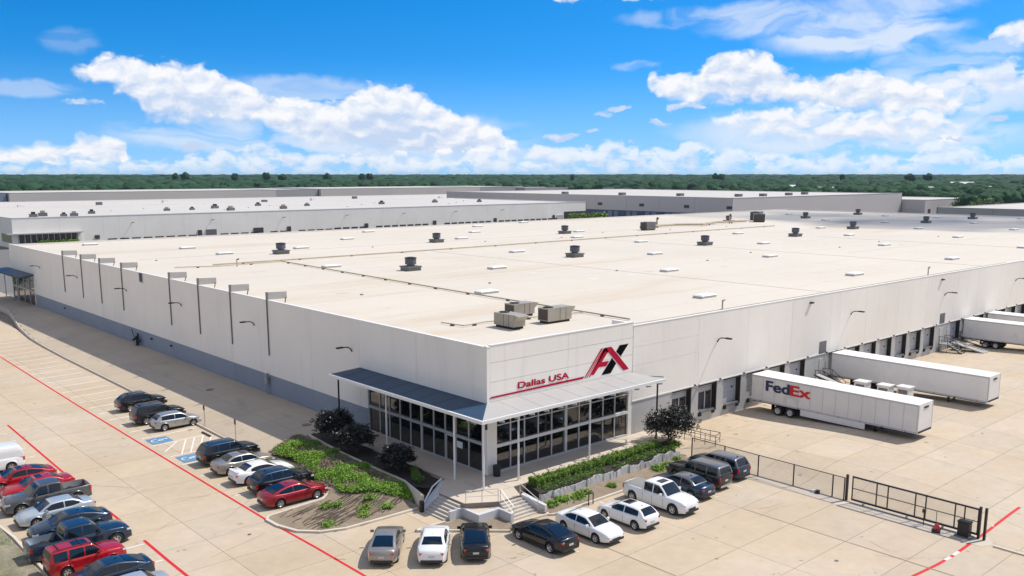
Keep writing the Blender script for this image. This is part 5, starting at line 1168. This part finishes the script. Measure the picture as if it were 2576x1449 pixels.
# ------------------------------------------------------------------ woodland
def crown_mesh(sub, seed):
    import bmesh
    bm = bmesh.new(); bmesh.ops.create_icosphere(bm, subdivisions=sub, radius=1)
    V = np.array([v.co[:] for v in bm.verts]); F = np.array([[v.index for v in f.verts] for f in bm.faces]); bm.free()
    out = []
    for v in V:
        p = Vector(v); d = 1 + .42 * mnoise.noise(p * 1.7 + Vector((seed * 3.1, 0, 0))) + .30 * mnoise.noise(p * 4.2 + Vector((0, seed * 2.3, 0)))
        out.append(p * d)
    V = np.array([o[:] for o in out]); V[:, 2] *= .8; return V, F
def terrain_far(D):
    t = np.clip((D - 620) / 2600, 0, 1); return -1.36 + 10.5 * t * t * (3 - 2 * t)
def build_woods():
    r = np.random.default_rng(21)
    pos = []
    D = 560.
    while D < 5200:
        gap = 8.5 + (D - 560) * .0085
        n = int(2 * R(36) * D / gap); az = np.linspace(-36, 36, n) + r.normal(0, 24 / n, n)
        for a in az: pos.append((a, D + r.normal(0, gap * .4), gap))
        D += gap * (1.0 + (D - 560) * .0004)
    pos = np.array(pos); a = np.radians(YAW + pos[:, 0]); x = CAM.x + np.sin(a) * pos[:, 1]; y = CAM.y + np.cos(a) * pos[:, 1]
    Dm = np.hypot(x - CAM.x, y - CAM.y)
    near = 830 + 40 * np.sin(pos[:, 0] * .9) + np.where(pos[:, 0] > 17, -260, 0) + np.where(pos[:, 0] > 12, 60, 0)
    keep = (Dm > near)
    keep &= ~((x > 365) & (x < 650) & (y > -120) & (y < 140)) & ~((x > 320) & (x < 590) & (y > 180) & (y < 430))
    keep &= ~((y < 830) & (y > 430) & (x < 700))
    nz = np.array([mnoise.noise(Vector((p * .0042, q * .0042, 0))) for p, q in zip(x, y)])
    keep &= ~((nz < -.42) & (Dm > 1000))
    x, y, Dm, gap, nz = x[keep], y[keep], Dm[keep], pos[keep, 2], nz[keep]; N = len(x)
    order = np.argsort(Dm); x, y, Dm, gap, nz = x[order], y[order], Dm[order], gap[order], nz[order]
    hgt = r.uniform(8.5, 14.0, N) + nz * 4; z0 = terrain_far(Dm)
    single = 260
    C3 = [crown_mesh(3, s) for s in range(4)]; C2 = [crown_mesh(2, s) for s in range(5)]
    def inst(lib, idx, ks):
        Vs = []; Fs = []; T = []; off = 0
        for i in idx:
            V, F = lib[int(ks[i])]; s = gap[i] * .68; an = r.uniform(0, 6.28); c, sn = math.cos(an), math.sin(an)
            X = V[:, 0] * c - V[:, 1] * sn; Yv = V[:, 0] * sn + V[:, 1] * c; hz = hgt[i] * .46
            Vs.append(np.stack([X * s + x[i], Yv * s + y[i], V[:, 2] * hz * 1.1 + z0[i] + hgt[i] - hz], 1)); Fs.append(F + off); off += len(V)
            T.append(np.full(len(V), r.uniform(0, 1)))
        return np.concatenate(Vs), np.concatenate(Fs), np.concatenate(T)
    ks = r.integers(0, 4, N)
    lim = int(np.searchsorted(Dm, 1150))
    idx = np.arange(0, min(lim, 2300)); V, F, T = inst(C3, idx, ks)
    o = link('near_woodland', npmesh('near_woodland', V, F, M['forest'], False, T)); tag(o, 'dense dark green woods beyond the warehouses', 'woodland', kind='stuff')
    idx = np.arange(min(lim, 2300), N); V, F, T = inst(C2, idx, ks)
    o = link('far_woodland', npmesh('far_woodland', V, F, M['forest'], False, T)); tag(o, 'hazy woods stretching to the horizon', 'woodland', kind='stuff')
    print('woods', N, len(F))
    # single trees standing above the skyline
    me = {}
    for i, (azd, eld, w) in enumerate([(-20.13, .17, 8), (-19.6, .19, 13), (-16.79, .14, 10), (-14.96, .23, 12), (-14.03, .09, 12), (-11.39, .12, 13), (-9.28, .12, 9), (-8.8, .15, 11), (3.76, .09, 6), (12.48, .12, 9), (12.84, .09, 10), (19.79, .09, 7), (24.36, .14, 12), (23.43, .07, 14)]):
        D = 1500.; a = R(YAW + azd); tz = 22 + math.tan(R(eld * .75)) * D; base = float(terrain_far(np.array([D]))[0])
        px, py = CAM.x + math.sin(a) * D, CAM.y + math.cos(a) * D
        t = thing('tree', 'dark tree crown poking above the horizon, %s counting from the left' % ['first', 'second', 'third', 'fourth', 'fifth', 'sixth', 'seventh', 'eighth', 'ninth', 'tenth', 'eleventh', 'twelfth', 'thirteenth', 'fourteenth'][i], 'tree', (px, py, base), 0, 'tall trees breaking the skyline')
        V, F = C3[i % 4]; h = tz - base; s = w * .55
        V2 = np.stack([V[:, 0] * s * 1.0, V[:, 1] * s, V[:, 2] * h * .30 + h * .72], 1)
        link('crown', npmesh('crown', V2, F, M['forest'], False, np.full(len(V2), .1)), t); part('trunk', MB().bar((0, 0, 0), (0, 0, h * .6), .5, 6), M['bark'], t)
    # roadside trees near the far left entrance and behind the roof on the right
    for i, (px, py, h, w, l) in enumerate([(-9.5, 132, 7.5, 3.2, 'leafy tree partly hidden at the left edge beside the far entrance'), (-2.6, 146, 6.5, 3.0, 'green tree behind the far left corner of the warehouse'), (480, 150, 9, 8, 'tree behind the grey corner warehouse, left one'), (520, 175, 9, 8, 'tree between the pale block and the grey corner warehouse')]):
        t = thing('tree', l, 'tree', (px, py, -1.1)); q = []
        rq = np.random.default_rng(70 + i)
        for k in range(34):
            d = rq.normal(0, 1, 3); d /= np.linalg.norm(d); c = np.array([d[0] * w * .7, d[1] * w * .7, h * .62 + d[2] * h * .3])
            q += [c + rq.normal(0, .16 * w, 3) for _ in range(22)]
        V, F = scatter_leaves(q, .06 * w, 4, (.05 * w,) * 3, 70 + i, .3)
        link('crown', npmesh('crown', V, F, M['bleaf' if i else 'hedge']), t, kind='stuff'); part('trunk', MB().bar((0, 0, 0), (0, 0, h * .6), .16, 7, .08), M['bark'], t)
build_woods()
# ------------------------------------------------------------------ cars
def paint(name, col, metal=.25, rough=.32):
    return pm(name, col, rough, .02, 1., metal=metal, coat=.8, spec=.3)
PAINT = dict(black=paint('black_car_paint', (.006, .007, .010)), navy=paint('navy_car_paint', (.012, .03, .06)), silver=paint('silver_car_paint', (.42, .42, .41), .6), beige=paint('champagne_car_paint', (.34, .31, .27), .5),
             white=paint('white_car_paint', (.80, .80, .80), 0.), red=paint('red_car_paint', (.40, .006, .012), .1), dred=paint('crimson_car_paint', (.28, .006, .014), .2), grey=paint('grey_car_paint', (.10, .10, .10), .4),
             pale=paint('pale_blue_silver_paint', (.48, .53, .56), .4), dgrey=paint('charcoal_car_paint', (.035, .034, .034), .35), groof=paint('grey_roof_paint', (.16, .16, .165), .4))
def interp(pts, x):
    if x <= pts[0][0]: return pts[0][1]
    for (a, b), (c, d) in zip(pts[:-1], pts[1:]):
        if x <= c:
            t = (x - a) / (c - a) if c > a else 0; return b + (d - b) * t
    return pts[-1][1]
def smooth_interp(pts, x, w):
    return (interp(pts, x - w) + 2 * interp(pts, x) + interp(pts, x + w)) / 4
# kinds: L W H, wheelbase, wheel radius, deck profile (x from rear .. front, height), greenhouse (rear base, rear roof, front roof, windscreen base), belt
KINDS = dict(
 sedan=dict(L=4.8, W=1.84, H=1.44, wb=2.8, r=.34, belt=.92, deck=[(-2.4, .72), (-2.33, .96), (-2.2, 1.03), (-1.5, 1.06), (-.9, .98), (.8, .95), (1.2, .97), (1.9, .88), (2.25, .76), (2.4, .58)], gh=(-1.72, -1.0, .35, 1.18), win=[(-1.35, -.45), (-.37, .85)], fr=.68),
 coupe=dict(L=4.8, W=1.88, H=1.39, wb=2.85, r=.36, belt=.92, deck=[(-2.4, .72), (-2.33, .98), (-2.2, 1.04), (-1.6, 1.03), (-.9, .98), (.8, .95), (1.2, .97), (1.9, .88), (2.25, .74), (2.4, .55)], gh=(-1.75, -.95, .2, 1.1), win=[(-1.2, .75)], fr=.68),
 fast=dict(L=4.85, W=1.86, H=1.42, wb=2.85, r=.35, belt=.92, deck=[(-2.42, .72), (-2.36, .98), (-2.2, 1.04), (-1.5, 1.0), (-.9, .96), (.8, .95), (1.25, .96), (1.9, .86), (2.3, .72), (2.42, .55)], gh=(-2.1, -.75, .3, 1.2), win=[(-1.45, -.4), (-.32, .85)], fr=.68),
 hatch=dict(L=4.3, W=1.8, H=1.46, wb=2.62, r=.33, belt=.92, deck=[(-2.15, .60), (-2.12, .95), (-2.0, 1.0), (-1.2, .98), (.8, .94), (1.1, .96), (1.7, .85), (2.0, .74), (2.15, .55)], gh=(-2.04, -1.45, .3, 1.15), win=[(-1.5, -.35), (-.27, .85)], fr=.68),
 suv=dict(L=4.85, W=1.93, H=1.72, wb=2.85, r=.38, belt=1.08, deck=[(-2.42, .62), (-2.38, 1.08), (-2.2, 1.12), (-1.2, 1.10), (.8, 1.08), (1.2, 1.12), (1.9, 1.05), (2.3, .92), (2.42, .66)], gh=(-2.34, -1.95, .35, 1.15), win=[(-2.05, -1.2), (-1.1, -.25), (-.15, .85)], fr=.72),
 crossover=dict(L=4.7, W=1.9, H=1.64, wb=2.75, r=.37, belt=1.04, deck=[(-2.35, .62), (-2.3, 1.05), (-2.1, 1.1), (-1.2, 1.07), (.8, 1.04), (1.15, 1.07), (1.8, .98), (2.2, .86), (2.35, .62)], gh=(-2.24, -1.5, .3, 1.15), win=[(-1.9, -1.15), (-1.05, -.25), (-.15, .85)], fr=.70),
 boxsuv=dict(L=5.0, W=1.92, H=1.82, wb=2.95, r=.38, belt=1.14, deck=[(-2.5, .62), (-2.47, 1.14), (-2.3, 1.17), (.8, 1.14), (1.15, 1.17), (2.1, 1.10), (2.42, 1.02), (2.5, .70)], gh=(-2.46, -2.3, .3, 1.0), win=[(-2.2, -1.35), (-1.2, -.3), (-.2, .72)], fr=.76),
 pickup=dict(L=5.6, W=1.96, H=1.82, wb=3.65, r=.40, belt=1.14, deck=[(-2.8, .62), (-2.78, 1.17), (-1.0, 1.17), (1.1, 1.12), (1.5, 1.15), (2.3, 1.08), (2.7, .96), (2.8, .68)], gh=(-.98, -.82, .55, 1.3), win=[(-.75, .0), (.1, 1.0)], fr=.76, bed=(-2.68, -1.02)),
 van=dict(L=5.2, W=1.98, H=1.95, wb=3.1, r=.37, belt=1.1, deck=[(-2.6, .62), (-2.58, 1.1), (-2.4, 1.12), (1.5, 1.1), (1.8, 1.12), (2.3, 1.0), (2.52, .86), (2.6, .66)], gh=(-2.56, -2.4, .9, 1.85), win=[(.1, 1.25)], fr=.88),
)
CARMESH = {}
def car_meshes(kind):
    if kind in CARMESH: return CARMESH[kind]
    K = KINDS[kind]; L, W, H, wb, r, belt = K['L'], K['W'], K['H'], K['wb'], K['r'], K['belt']; hw = W / 2
    axr, axf = -wb / 2 + .02 * L * (0 if kind != 'pickup' else .6), wb / 2 + .02
    if kind in ('sedan', 'coupe', 'fast'): axr, axf = -wb / 2 - .02, wb / 2
    out = {}
    xs = set(np.linspace(-L / 2, L / 2, 45).tolist() + [-L / 2 + .03, -L / 2 + .08, L / 2 - .03, L / 2 - .08])
    for ax_ in (axr, axf):
        for q in np.linspace(-r - .07, r + .07, 13): xs.add(ax_ + q)
        xs.add(ax_ - r - .075); xs.add(ax_ + r + .075)
    if 'bed' in K:
        for b in K['bed']: xs.add(b); xs.add(b + .02)
    xs = sorted(xs)
    def width(x):
        t = abs(x) / (L / 2); base = hw * (1 - .20 * t ** 7 - .03 * t ** 2)
        return base
    def low(x):
        z = .23 + .10 * max(0, (abs(x) - L / 2 + .5) / .5)
        for ax_ in (axr, axf):
            d = abs(x - ax_)
            if d < r + .07: z = max(z, r + math.sqrt(max(0, (r + .07) ** 2 - d * d)))
        return z
    mb = MB(); NV = 9
    for x in xs:
        zt = smooth_interp(K['deck'], x, .06); w = width(x); zl = min(low(x), zt - .12)
        inb = 'bed' in K and K['bed'][0] < x < K['bed'][1] + .01
        mid = max(zl + .02, .42 * zt + .1); sh = max(mid + .02, zt - .20)
        arch = .02 if zl > .4 else 0
        pts = [(w * .955 + arch, zl), (w * 1.0 + arch, min(zl + .06, mid)), (w * 1.005, mid), (w * .985, sh), (w * .955, zt - .05), (w * .90, zt - .005), (w * .86, zt if not inb else zt), (w * .84, zt + .012 if not inb else .72), (0, zt + .035 if not inb else .72)]
        row = [(x, p[0], p[1]) for p in pts] + [(x, -p[0], p[1]) for p in pts[-2::-1]]
        mb.v += row
    n = 2 * NV - 1
    for i in range(len(xs) - 1):
        for j in range(n - 1): mb.f.append((i * n + j, i * n + j + 1, (i + 1) * n + j + 1, (i + 1) * n + j))
    # end caps
    for i, fl in ((0, False), (len(xs) - 1, True)):
        ring = list(range(i * n, i * n + n)); mb.f.append(tuple(ring if fl else ring[::-1]))
    mb.f = [f[::-1] for f in mb.f]
    out['body'] = mb
    # greenhouse
    A, B, Cc, D = K['gh']; wbel = hw * .93; wr = hw * K['fr'] / .93 * .93
    zb = lambda x: interp(K['deck'], x) - .06
    prof = [(A, zb(A) + .03), (lerp(A, B, .5), lerp(zb(A), H, .60)), (B, H - .035), (lerp(B, Cc, .3), H), (lerp(B, Cc, .7), H), (Cc, H - .03), (lerp(Cc, D, .5), lerp(zb(D), H, .56)), (D, zb(D) + .03)]
    top = lambda x: smooth_interp(prof, x, .07 * (D - A) / 3)
    def side(x, z):                            # half width of the cabin at height z
        t = max(0, min(1, (z - zb(x)) / (H - zb(x)))); tp = 1 - .05 * ((x - (A + D) / 2) / ((D - A) / 2)) ** 4
        return lerp(wbel * .985, wr, t ** 1.15) * tp
    gx = np.linspace(A, D, 34); mb = MB()
    for x in gx:
        zt = top(x); z0 = zb(x) - .02; h = zt - z0
        pts = [(side(x, z0), z0), (side(x, z0 + h * .5), z0 + h * .5), (side(x, zt - min(.06, h * .3)), zt - min(.06, h * .3)), (side(x, zt) - .05, zt - .012), (side(x, zt) * .75, zt + .005), (0, zt + .02)]
        mb.v += [(x, p[0], p[1]) for p in pts] + [(x, -p[0], p[1]) for p in pts[-2::-1]]
    n = 11
    for i in range(len(gx) - 1):
        for j in range(n - 1): mb.f.append((i * n + j + n, i * n + j + 1 + n, i * n + j + 1, i * n + j))
    out['cabin'] = mb
    # glass laid 6 mm proud
    def lay(x0, x1, f0=.86, zlo=.1, n=8):
        g = MB()
        def P(u, v):
            x = lerp(x0, x1, u); zt = top(x) + .012; hwid = (side(x, zt) - .05) * f0; y = lerp(-hwid, hwid, v)
            return (x, y, zt + .02 * (1 - (2 * v - 1) ** 2) * .8 + .006)
        g.grid(n, 6, P); return g
    xlo = lambda q: q
    out['windshield'] = lay(lerp(D, Cc, .04), lerp(D, Cc, .90), .93); out['windshield'].f = [f[::-1] for f in out['windshield'].f]
    if kind != 'van': out['rear_window'] = lay(lerp(A, B, .16 if kind not in ('boxsuv', 'suv', 'pickup') else .05), lerp(A, B, .92), .88)
    else: out['rear_window'] = lay(lerp(A, B, .3), lerp(A, B, .9), .7)
    sw = []
    for (x0, x1) in K['win']:
        for s in (1, -1):
            g = MB(); m = 10; ok = 0
            for i in range(m + 1):
                x = lerp(x0, x1, i / m); zl = max(zb(x) + .075, belt + .02); zt = top(x) - .085
                zt = max(zt, zl + .004)
                for z in (zl, (zl + zt) / 2, zt): g.v.append((x, s * (side(x, z) + .010), z))
            for i in range(m):
                for j in range(2):
                    f = (3 * i + j, 3 * i + j + 1, 3 * i + 4 + j, 3 * i + 3 + j); g.f.append(f if s > 0 else f[::-1])
            sw.append(g)
    out['side_window'] = sw
    K['axr'], K['axf'] = axr, axf; K['width'] = width; K['top'] = top; K['side'] = side
    res = {k: (v.mesh(k, None, True) if k != 'side_window' else [g.mesh(k, M['cglass'], True) for g in v]) for k, v in out.items()}
    for k in ('windshield', 'rear_window'): res[k].materials.append(M['cglass'])
    CARMESH[kind] = res; return res
def car(kind, col, x, y, rz, label, cat='car', name='parked_car', z=None, sunroof=False, rack=False, roofcol=None, group='cars parked around the entrance', tonneau=False, spoiler=False, chrome=False):
    ms = car_meshes(kind); K = KINDS[kind]; L, W, H, r = K['L'], K['W'], K['H'], K['r']; hw = W / 2
    z = G_lot(x, y) + .0 if z is None else z
    t = thing(name, label, cat, (x, y, z), R(rz), group); mat = PAINT[col]
    def mm(key, name_, m):
        me = ms[key]
        if not me.materials: me.materials.append(m)
        o = link(name_, me, t)
        if me.materials[0] is not m:
            me2 = me.copy(); me2.materials.clear(); me2.materials.append(m); o.data = me2
        return o
    mm('body', 'body', mat); cab = mm('cabin', 'cabin', PAINT[roofcol] if roofcol else mat)
    mm('windshield', 'windshield', M['cglass'])
    mm('rear_window', 'rear_window', M['cglass'])
    for me in ms['side_window']: link('side_window', me, t)
    # underbody (dark) inside the arches
    part('underbody', MB().box(-L/2 + .2, L/2 - .2, -hw + .30, hw - .30, .2, .62).box(K['axr'] + r + .1, K['axf'] - r - .1, -hw + .1, hw - .1, .22, .40), M['under'], t)
    for ax_ in (K['axr'], K['axf']):
        for s in (-1, 1): add_wheel(t, ax_, s * (hw - .125), r, r, .22)
    dk = lambda q: interp(K['deck'], q)
    # lamps
    wf = K['width'](L/2 - .18); wr = K['width'](-L/2 + .12)
    zf = dk(L/2 - .12) - .12; zr = dk(-L/2 + .1) - (.16 if kind not in ('suv', 'boxsuv', 'crossover', 'pickup', 'van') else .22)
    for s in (-1, 1):
        part('headlight', MB().obox((L/2 - .20, s * (wf - .14), zf), (.36, .26, .12), -s * R(28), R(12)), M['head'], t)
        if kind in ('suv', 'boxsuv', 'pickup', 'van', 'crossover'): part('taillight', MB().obox((-L/2 + .09, s * (wr - .07), zr - .02), (.15, .15, .28), s * R(18)), M['tail'], t)
        else: part('taillight', MB().obox((-L/2 + .13, s * (wr - .20), zr), (.20, .34, .12), s * R(20)), M['tail'], t)
        xm = K['gh'][3] - .42
        mi = part('wing_mirror', MB().obox((xm, s * (hw + .07), K['belt'] + .10), (.12, .22, .15), s * R(8)), mat, t)
        zh = K['belt'] - .10
        for (a, b) in K['win'][-2:]:
            part('door_handle', MB().obox(((a + .12), s * (K['width'](a) * .993), zh), (.17, .035, .03)), M['chrome'] if chrome else mat, t)
        gaps = MB()
        for xg in [K['win'][-1][1] + .02] + [w[0] - .04 for w in K['win'][-2:]]:
            w_ = K['width'](xg) ; zt_ = dk(xg) - .1
            gaps.box(xg - .006, xg + .006, s * (w_ * .99), s * (w_ * 1.008), .34, zt_ - .1)
        part('door_gap', gaps, M['trim'], t)
        part('sill_trim', MB().box(K['axr'] + r + .1, K['axf'] - r - .1, s * (hw * .955), s * (hw * .985), .21, .30), M['trim'], t)
    part('grille', MB().obox((L/2 - .035, 0, dk(L/2 - .05) * .62), (.10, wf * .95, .16), 0, R(-6)), M['trim'], t)
    part('front_bumper', MB().obox((L/2 - .05, 0, .34), (.16, wf * 1.7, .16)), M['chrome'] if chrome else M['trim'], t)
    part('rear_bumper', MB().obox((-L/2 + .05, 0, .38), (.16, wr * 1.72, .16)), M['chrome'] if (chrome or kind == 'pickup') else M['trim'], t)
    part('number_plate', MB().box(-L/2 - .025, -L/2 + .02, -.18, .18, .60 if kind not in ('suv', 'boxsuv', 'pickup') else .7, .72 if kind not in ('suv', 'boxsuv', 'pickup') else .82), M['plate'], t)
    if sunroof:
        x0, x1 = lerp(K['gh'][1], K['gh'][2], .55), lerp(K['gh'][1], K['gh'][2], .93); zt = K['top']((x0 + x1) / 2) + .028
        part('sunroof', MB().grid(4, 4, lambda u, v: (lerp(x0, x1, u), lerp(-.40, .40, v), K['top'](lerp(x0, x1, u)) + .006 + .022)), M['cglass'], t)
    if rack:
        for s in (-1, 1):
            yy = s * (K['side'](0, H) - .1); part('roof_rail', MB().path([(K['gh'][1] + .1, yy, H - .02), (K['gh'][1] + .25, yy, H + .05), (K['gh'][2] - .15, yy, H + .05), (K['gh'][2], yy, H - .02)], .022), M['chrome'] if chrome else M['trim'], t)
        if rack == 2:
            for q in (.2, .75):
                xx = lerp(K['gh'][1], K['gh'][2], q); part('cross_bar', MB().box(xx - .03, xx + .03, -hw * .65, hw * .65, H + .03, H + .06), M['trim'], t)
    if tonneau: part('bed_cover', MB().box(K['bed'][0] + .02, K['bed'][1] - .02, -hw * .84, hw * .84, 1.12, 1.19), PAINT['silver'], t)
    elif 'bed' in K:
        part('bed_liner', MB().box(K['bed'][0] + .02, K['bed'][1] - .02, -hw * .80, hw * .80, .72, .735).box(K['bed'][1] - .04, K['bed'][1] - .01, -hw * .8, hw * .8, .72, 1.15), M['dark'], t)
    if spoiler: part('spoiler', MB().obox((-L/2 + .18, 0, dk(-L/2 + .2) + .06), (.22, W * .72, .035)), mat, t)
    if kind in ('sedan', 'fast', 'coupe', 'suv', 'crossover', 'hatch'):
        part('aerial_fin', MB().obox((K['gh'][1] + .25, 0, H + .03), (.14, .03, .05)), mat, t)
    return t
# bays left of the entrance bed: rears on the red line, noses to the kerb
XL = -12.0
car('fast', 'dred', -12.0, 7.38, 0, 'crimson sports sedan parked beside the bare soil island')
car('crossover', 'black', -11.4, 10.3, 0, 'glossy black car between the crimson sedan and the white coupe', roofcol='navy')
car('coupe', 'white', -11.45, 13.3, 0, 'white coupe with red tail lamp strip between black and champagne cars', spoiler=True)
car('sedan', 'beige', -11.55, 16.3, 0, 'champagne sedan with sunroof parked next to the black people carrier', sunroof=True)
car('suv', 'black', -11.35, 19.3, 0, 'black people carrier next to the nearer blue accessible bay', roofcol='navy')
car('hatch', 'silver', -10.75, 31.85, 0, 'small silver hatchback beside the empty accessible bay')
car('suv', 'black', -11.1, 35.1, 0, 'dark blue-black estate car between the silver crossover and the farthest black car', rack=1, chrome=True)
car('crossover', 'black', -10.6, 40.9, 0, 'farthest parked black car in the row left of the entrance', rack=1, chrome=True)
# cars facing the corner steps
car('fast', 'beige', -12.05, -4.55, 48.5, 'grey-beige fastback seen from behind, leftmost of the three facing the steps')
car('sedan', 'white', -9.85, -6.5, 49, 'white sedan seen from behind, middle of the three facing the steps')
car('fast', 'black', -7.6, -7.75, 52, 'black sports sedan seen from behind with red lamps, rightmost of the three facing the steps')
# right-hand row
car('fast', 'black', -3.88, -10.1, 90, 'black hatchback sedan standing alone at an angle right of the steps', cat='car')
car('sedan', 'white', -.7, -11.0, -90, 'white sedan parked nose out in front of the stone wall')
car('hatch', 'white', 2.8, -11.3, 90, 'white hatchback with sunroof between the white sedan and white pickup', sunroof=True)
car('pickup', 'white', 6.85, -10.75, -90, 'white crew-cab pickup with covered bed and sunroof', cat='pickup truck', sunroof=True, tonneau=True)
car('sedan', 'navy', 10.2, -10.15, 90, 'dark blue-grey sedan between the white pickup and the grey estate', roofcol='groof')
car('boxsuv', 'dgrey', 12.9, -9.6, 90, 'long dark grey off-road estate between the dark sedan and the blue one', rack=1, roofcol='groof', chrome=True)
car('suv', 'navy', 15.75, -9.35, 90, 'dark blue people carrier with grey roof parked against the fence', roofcol='groof')
# left foreground row
g2 = 'cars parked along the left foreground'
car('van', 'white', -26.9, 28.9, 180, 'white van cut off by the left edge of the picture', cat='van', group=g2)
car('fast', 'red', -25.75, 23.9, 180, 'red car farther back of the two red ones at the left edge', group=g2, sunroof=True, roofcol='dred')
car('coupe', 'red', -25.3, 20.9, 180, 'bright red coupe between the other red car and the grey pickup', group=g2, sunroof=True)
car('pickup', 'grey', -25.45, 18.0, 180, 'grey pickup with empty black bed hanging over the red line', cat='pickup truck', group=g2)
car('sedan', 'pale', -25.75, 14.85, 180, 'pale silver-blue sedan beside the grey pickup', group=g2)
car('fast', 'navy', -25.7, 11.75, 180, 'dark navy sedan half hidden behind the navy pickup', group=g2)
car('pickup', 'navy', -26.15, 8.5, 0, 'dark navy pickup with open bed toward the grass corner', cat='pickup truck', group=g2, chrome=True).scale = (1.06, 1, 1)
car('boxsuv', 'red', -26.7, 5.4, 0, 'red boxy off-road car with roof bars and sunroof', group=g2, rack=2, sunroof=True).scale = (.86, .95, .93)
car('fast', 'navy', -26.5, 2.2, 180, 'dark blue car in front of the red off-road car', group=g2)
car('sedan', 'pale', -26.5, -.9, 180, 'pale silver car cut off by the bottom edge of the picture', group=g2)
car('suv', 'black', -11.0, 128, 0, 'dark vehicle at the far left by the second entrance')

# ------------------------------------------------------------------ air
def build_haze():
    m = bpy.data.materials.new('air'); m.use_nodes = True; nt = m.node_tree; nt.nodes.clear()
    v = nt.nodes.new('ShaderNodeVolumePrincipled'); v.inputs['Density'].default_value = HAZE; v.inputs['Color'].default_value = (.72, .86, 1., 1); v.inputs['Anisotropy'].default_value = .2
    o = nt.nodes.new('ShaderNodeOutputMaterial'); nt.links.new(v.outputs[0], o.inputs['Volume'])
    mb = MB().box(-9100, 9100, -9100, 9100, -3.2, 40); h = link('haze', mb.mesh('haze', m)); h['kind'] = 'stuff'; h['label'] = 'thin blue summer haze over the distance'; h['category'] = 'haze'
HAZE = 4.5e-5
build_haze()

def build_cloud():
    """one fair-weather cloud, up toward the sun and out of the picture; its shade lies on the far end of the roof"""
    h = 650.; cx, cy = 262 + h * SUN.x / SUN.z, 58 + h * SUN.y / SUN.z; rr = random.Random(2); Vs = []; Fs = []; off = 0
    m = pm('cloud_white', (.9, .9, .9), 1.); m.node_tree.nodes['Principled BSDF'].inputs['Alpha'].default_value = .16
    for i in range(26):
        a = rr.uniform(0, 6.28); q = math.sqrt(rr.random()); px, py = cx + math.cos(a) * q * 70, cy + math.sin(a) * q * 92
        V, F = crown_mesh(3, i % 7); s_ = rr.uniform(20, 34); Vs.append(V * np.array([s_, s_, s_ * .6]) + np.array([px, py, h + rr.uniform(0, 18)])); Fs.append(F + off); off += len(V)
    o = link('cloud', npmesh('cloud', np.concatenate(Vs), np.concatenate(Fs), m, True)); o['kind'] = 'stuff'; o['label'] = 'white fair-weather cloud overhead shading the far right roof'; o['category'] = 'cloud'
build_cloud()

def wear():
    rr = random.Random(17); mb = MB()
    def crack(x, y, a, L, f, parent):
        pts = [(x, y)]; n = int(L / .35)
        for i in range(n):
            a += rr.uniform(-.16, .16); x += math.cos(a) * .35; y += math.sin(a) * .35; pts.append((x, y))
        strip('crack', pts, rr.uniform(.012, .026), M['joint'], parent, f, .01, .5)
    for k in range(12): crack(rr.uniform(-21, -15.6), rr.uniform(-10, 45), rr.uniform(0, 6.3), rr.uniform(1, 5), G_lot, LOT)
    for k in range(10): crack(rr.uniform(-8, 16), rr.uniform(-30, -14), rr.uniform(0, 6.3), rr.uniform(1, 5), G_lot, LOT)
    for k in range(14): crack(rr.uniform(19, 75), rr.uniform(-36, -3), rr.uniform(0, 6.3), rr.uniform(1, 6), G_lot, COURT)
    for k in range(12): crack(rr.uniform(-8, -1), rr.uniform(22, 90), R(90) + rr.uniform(-.5, .5), rr.uniform(2, 6), G_drive, DRIVE)
    for x, y in [(-2.9, 21.6), (-3.6, 40.5)]:
        part('manhole_cover', MB().lathe([(0, G_drive(x, y) + .02), (.42, G_drive(x, y) + .02), (.42, G_drive(x, y) - .02)][::-1], 20, (x, y, 0)), M['grey'], DRIVE)
    for x, y in [(-17.2, 3.6), (3.2, -25.5), (7.4, -23.9), (-9.5, -13.4)]:
        part('drain_cover', MB().lathe([(0, -.975), (.12, -.975), (.12, -1.0)][::-1], 12, (x, y, 0)), M['grey'], LOT)
    # faint welded seams and patches of the roof membrane
    for y in (6.5, 13, 19.5, 32, 38.5, 45, 57.5, 64, 83, 98, 104.5, 111, 120): part('roof_seam', MB().box(2.5, BX - 2, y - .03, y + .03, 9.2015, 9.207), M['seam2'], BW)
    for i in range(46):
        x, y = rr.uniform(4, 150), rr.uniform(3, 128); w, d = rr.uniform(.5, 2.2), rr.uniform(.4, 1.4)
        part('roof_patch', MB().box(x, x + w, y, y + d, 9.2015, 9.2085), M['patch' if i % 3 else 'patch2'], BW)
    for i in range(16):
        x, y = 10 + (i % 8) * 20 + rr.uniform(-2, 2), 34 + (i // 8) * 52 + rr.uniform(-3, 3)
        part('roof_drain', MB().lathe([(.0, 9.33), (.16, 9.30), (.2, 9.2)][::-1], 10, (x, y, 0)), M['grey'], BW)
wear()
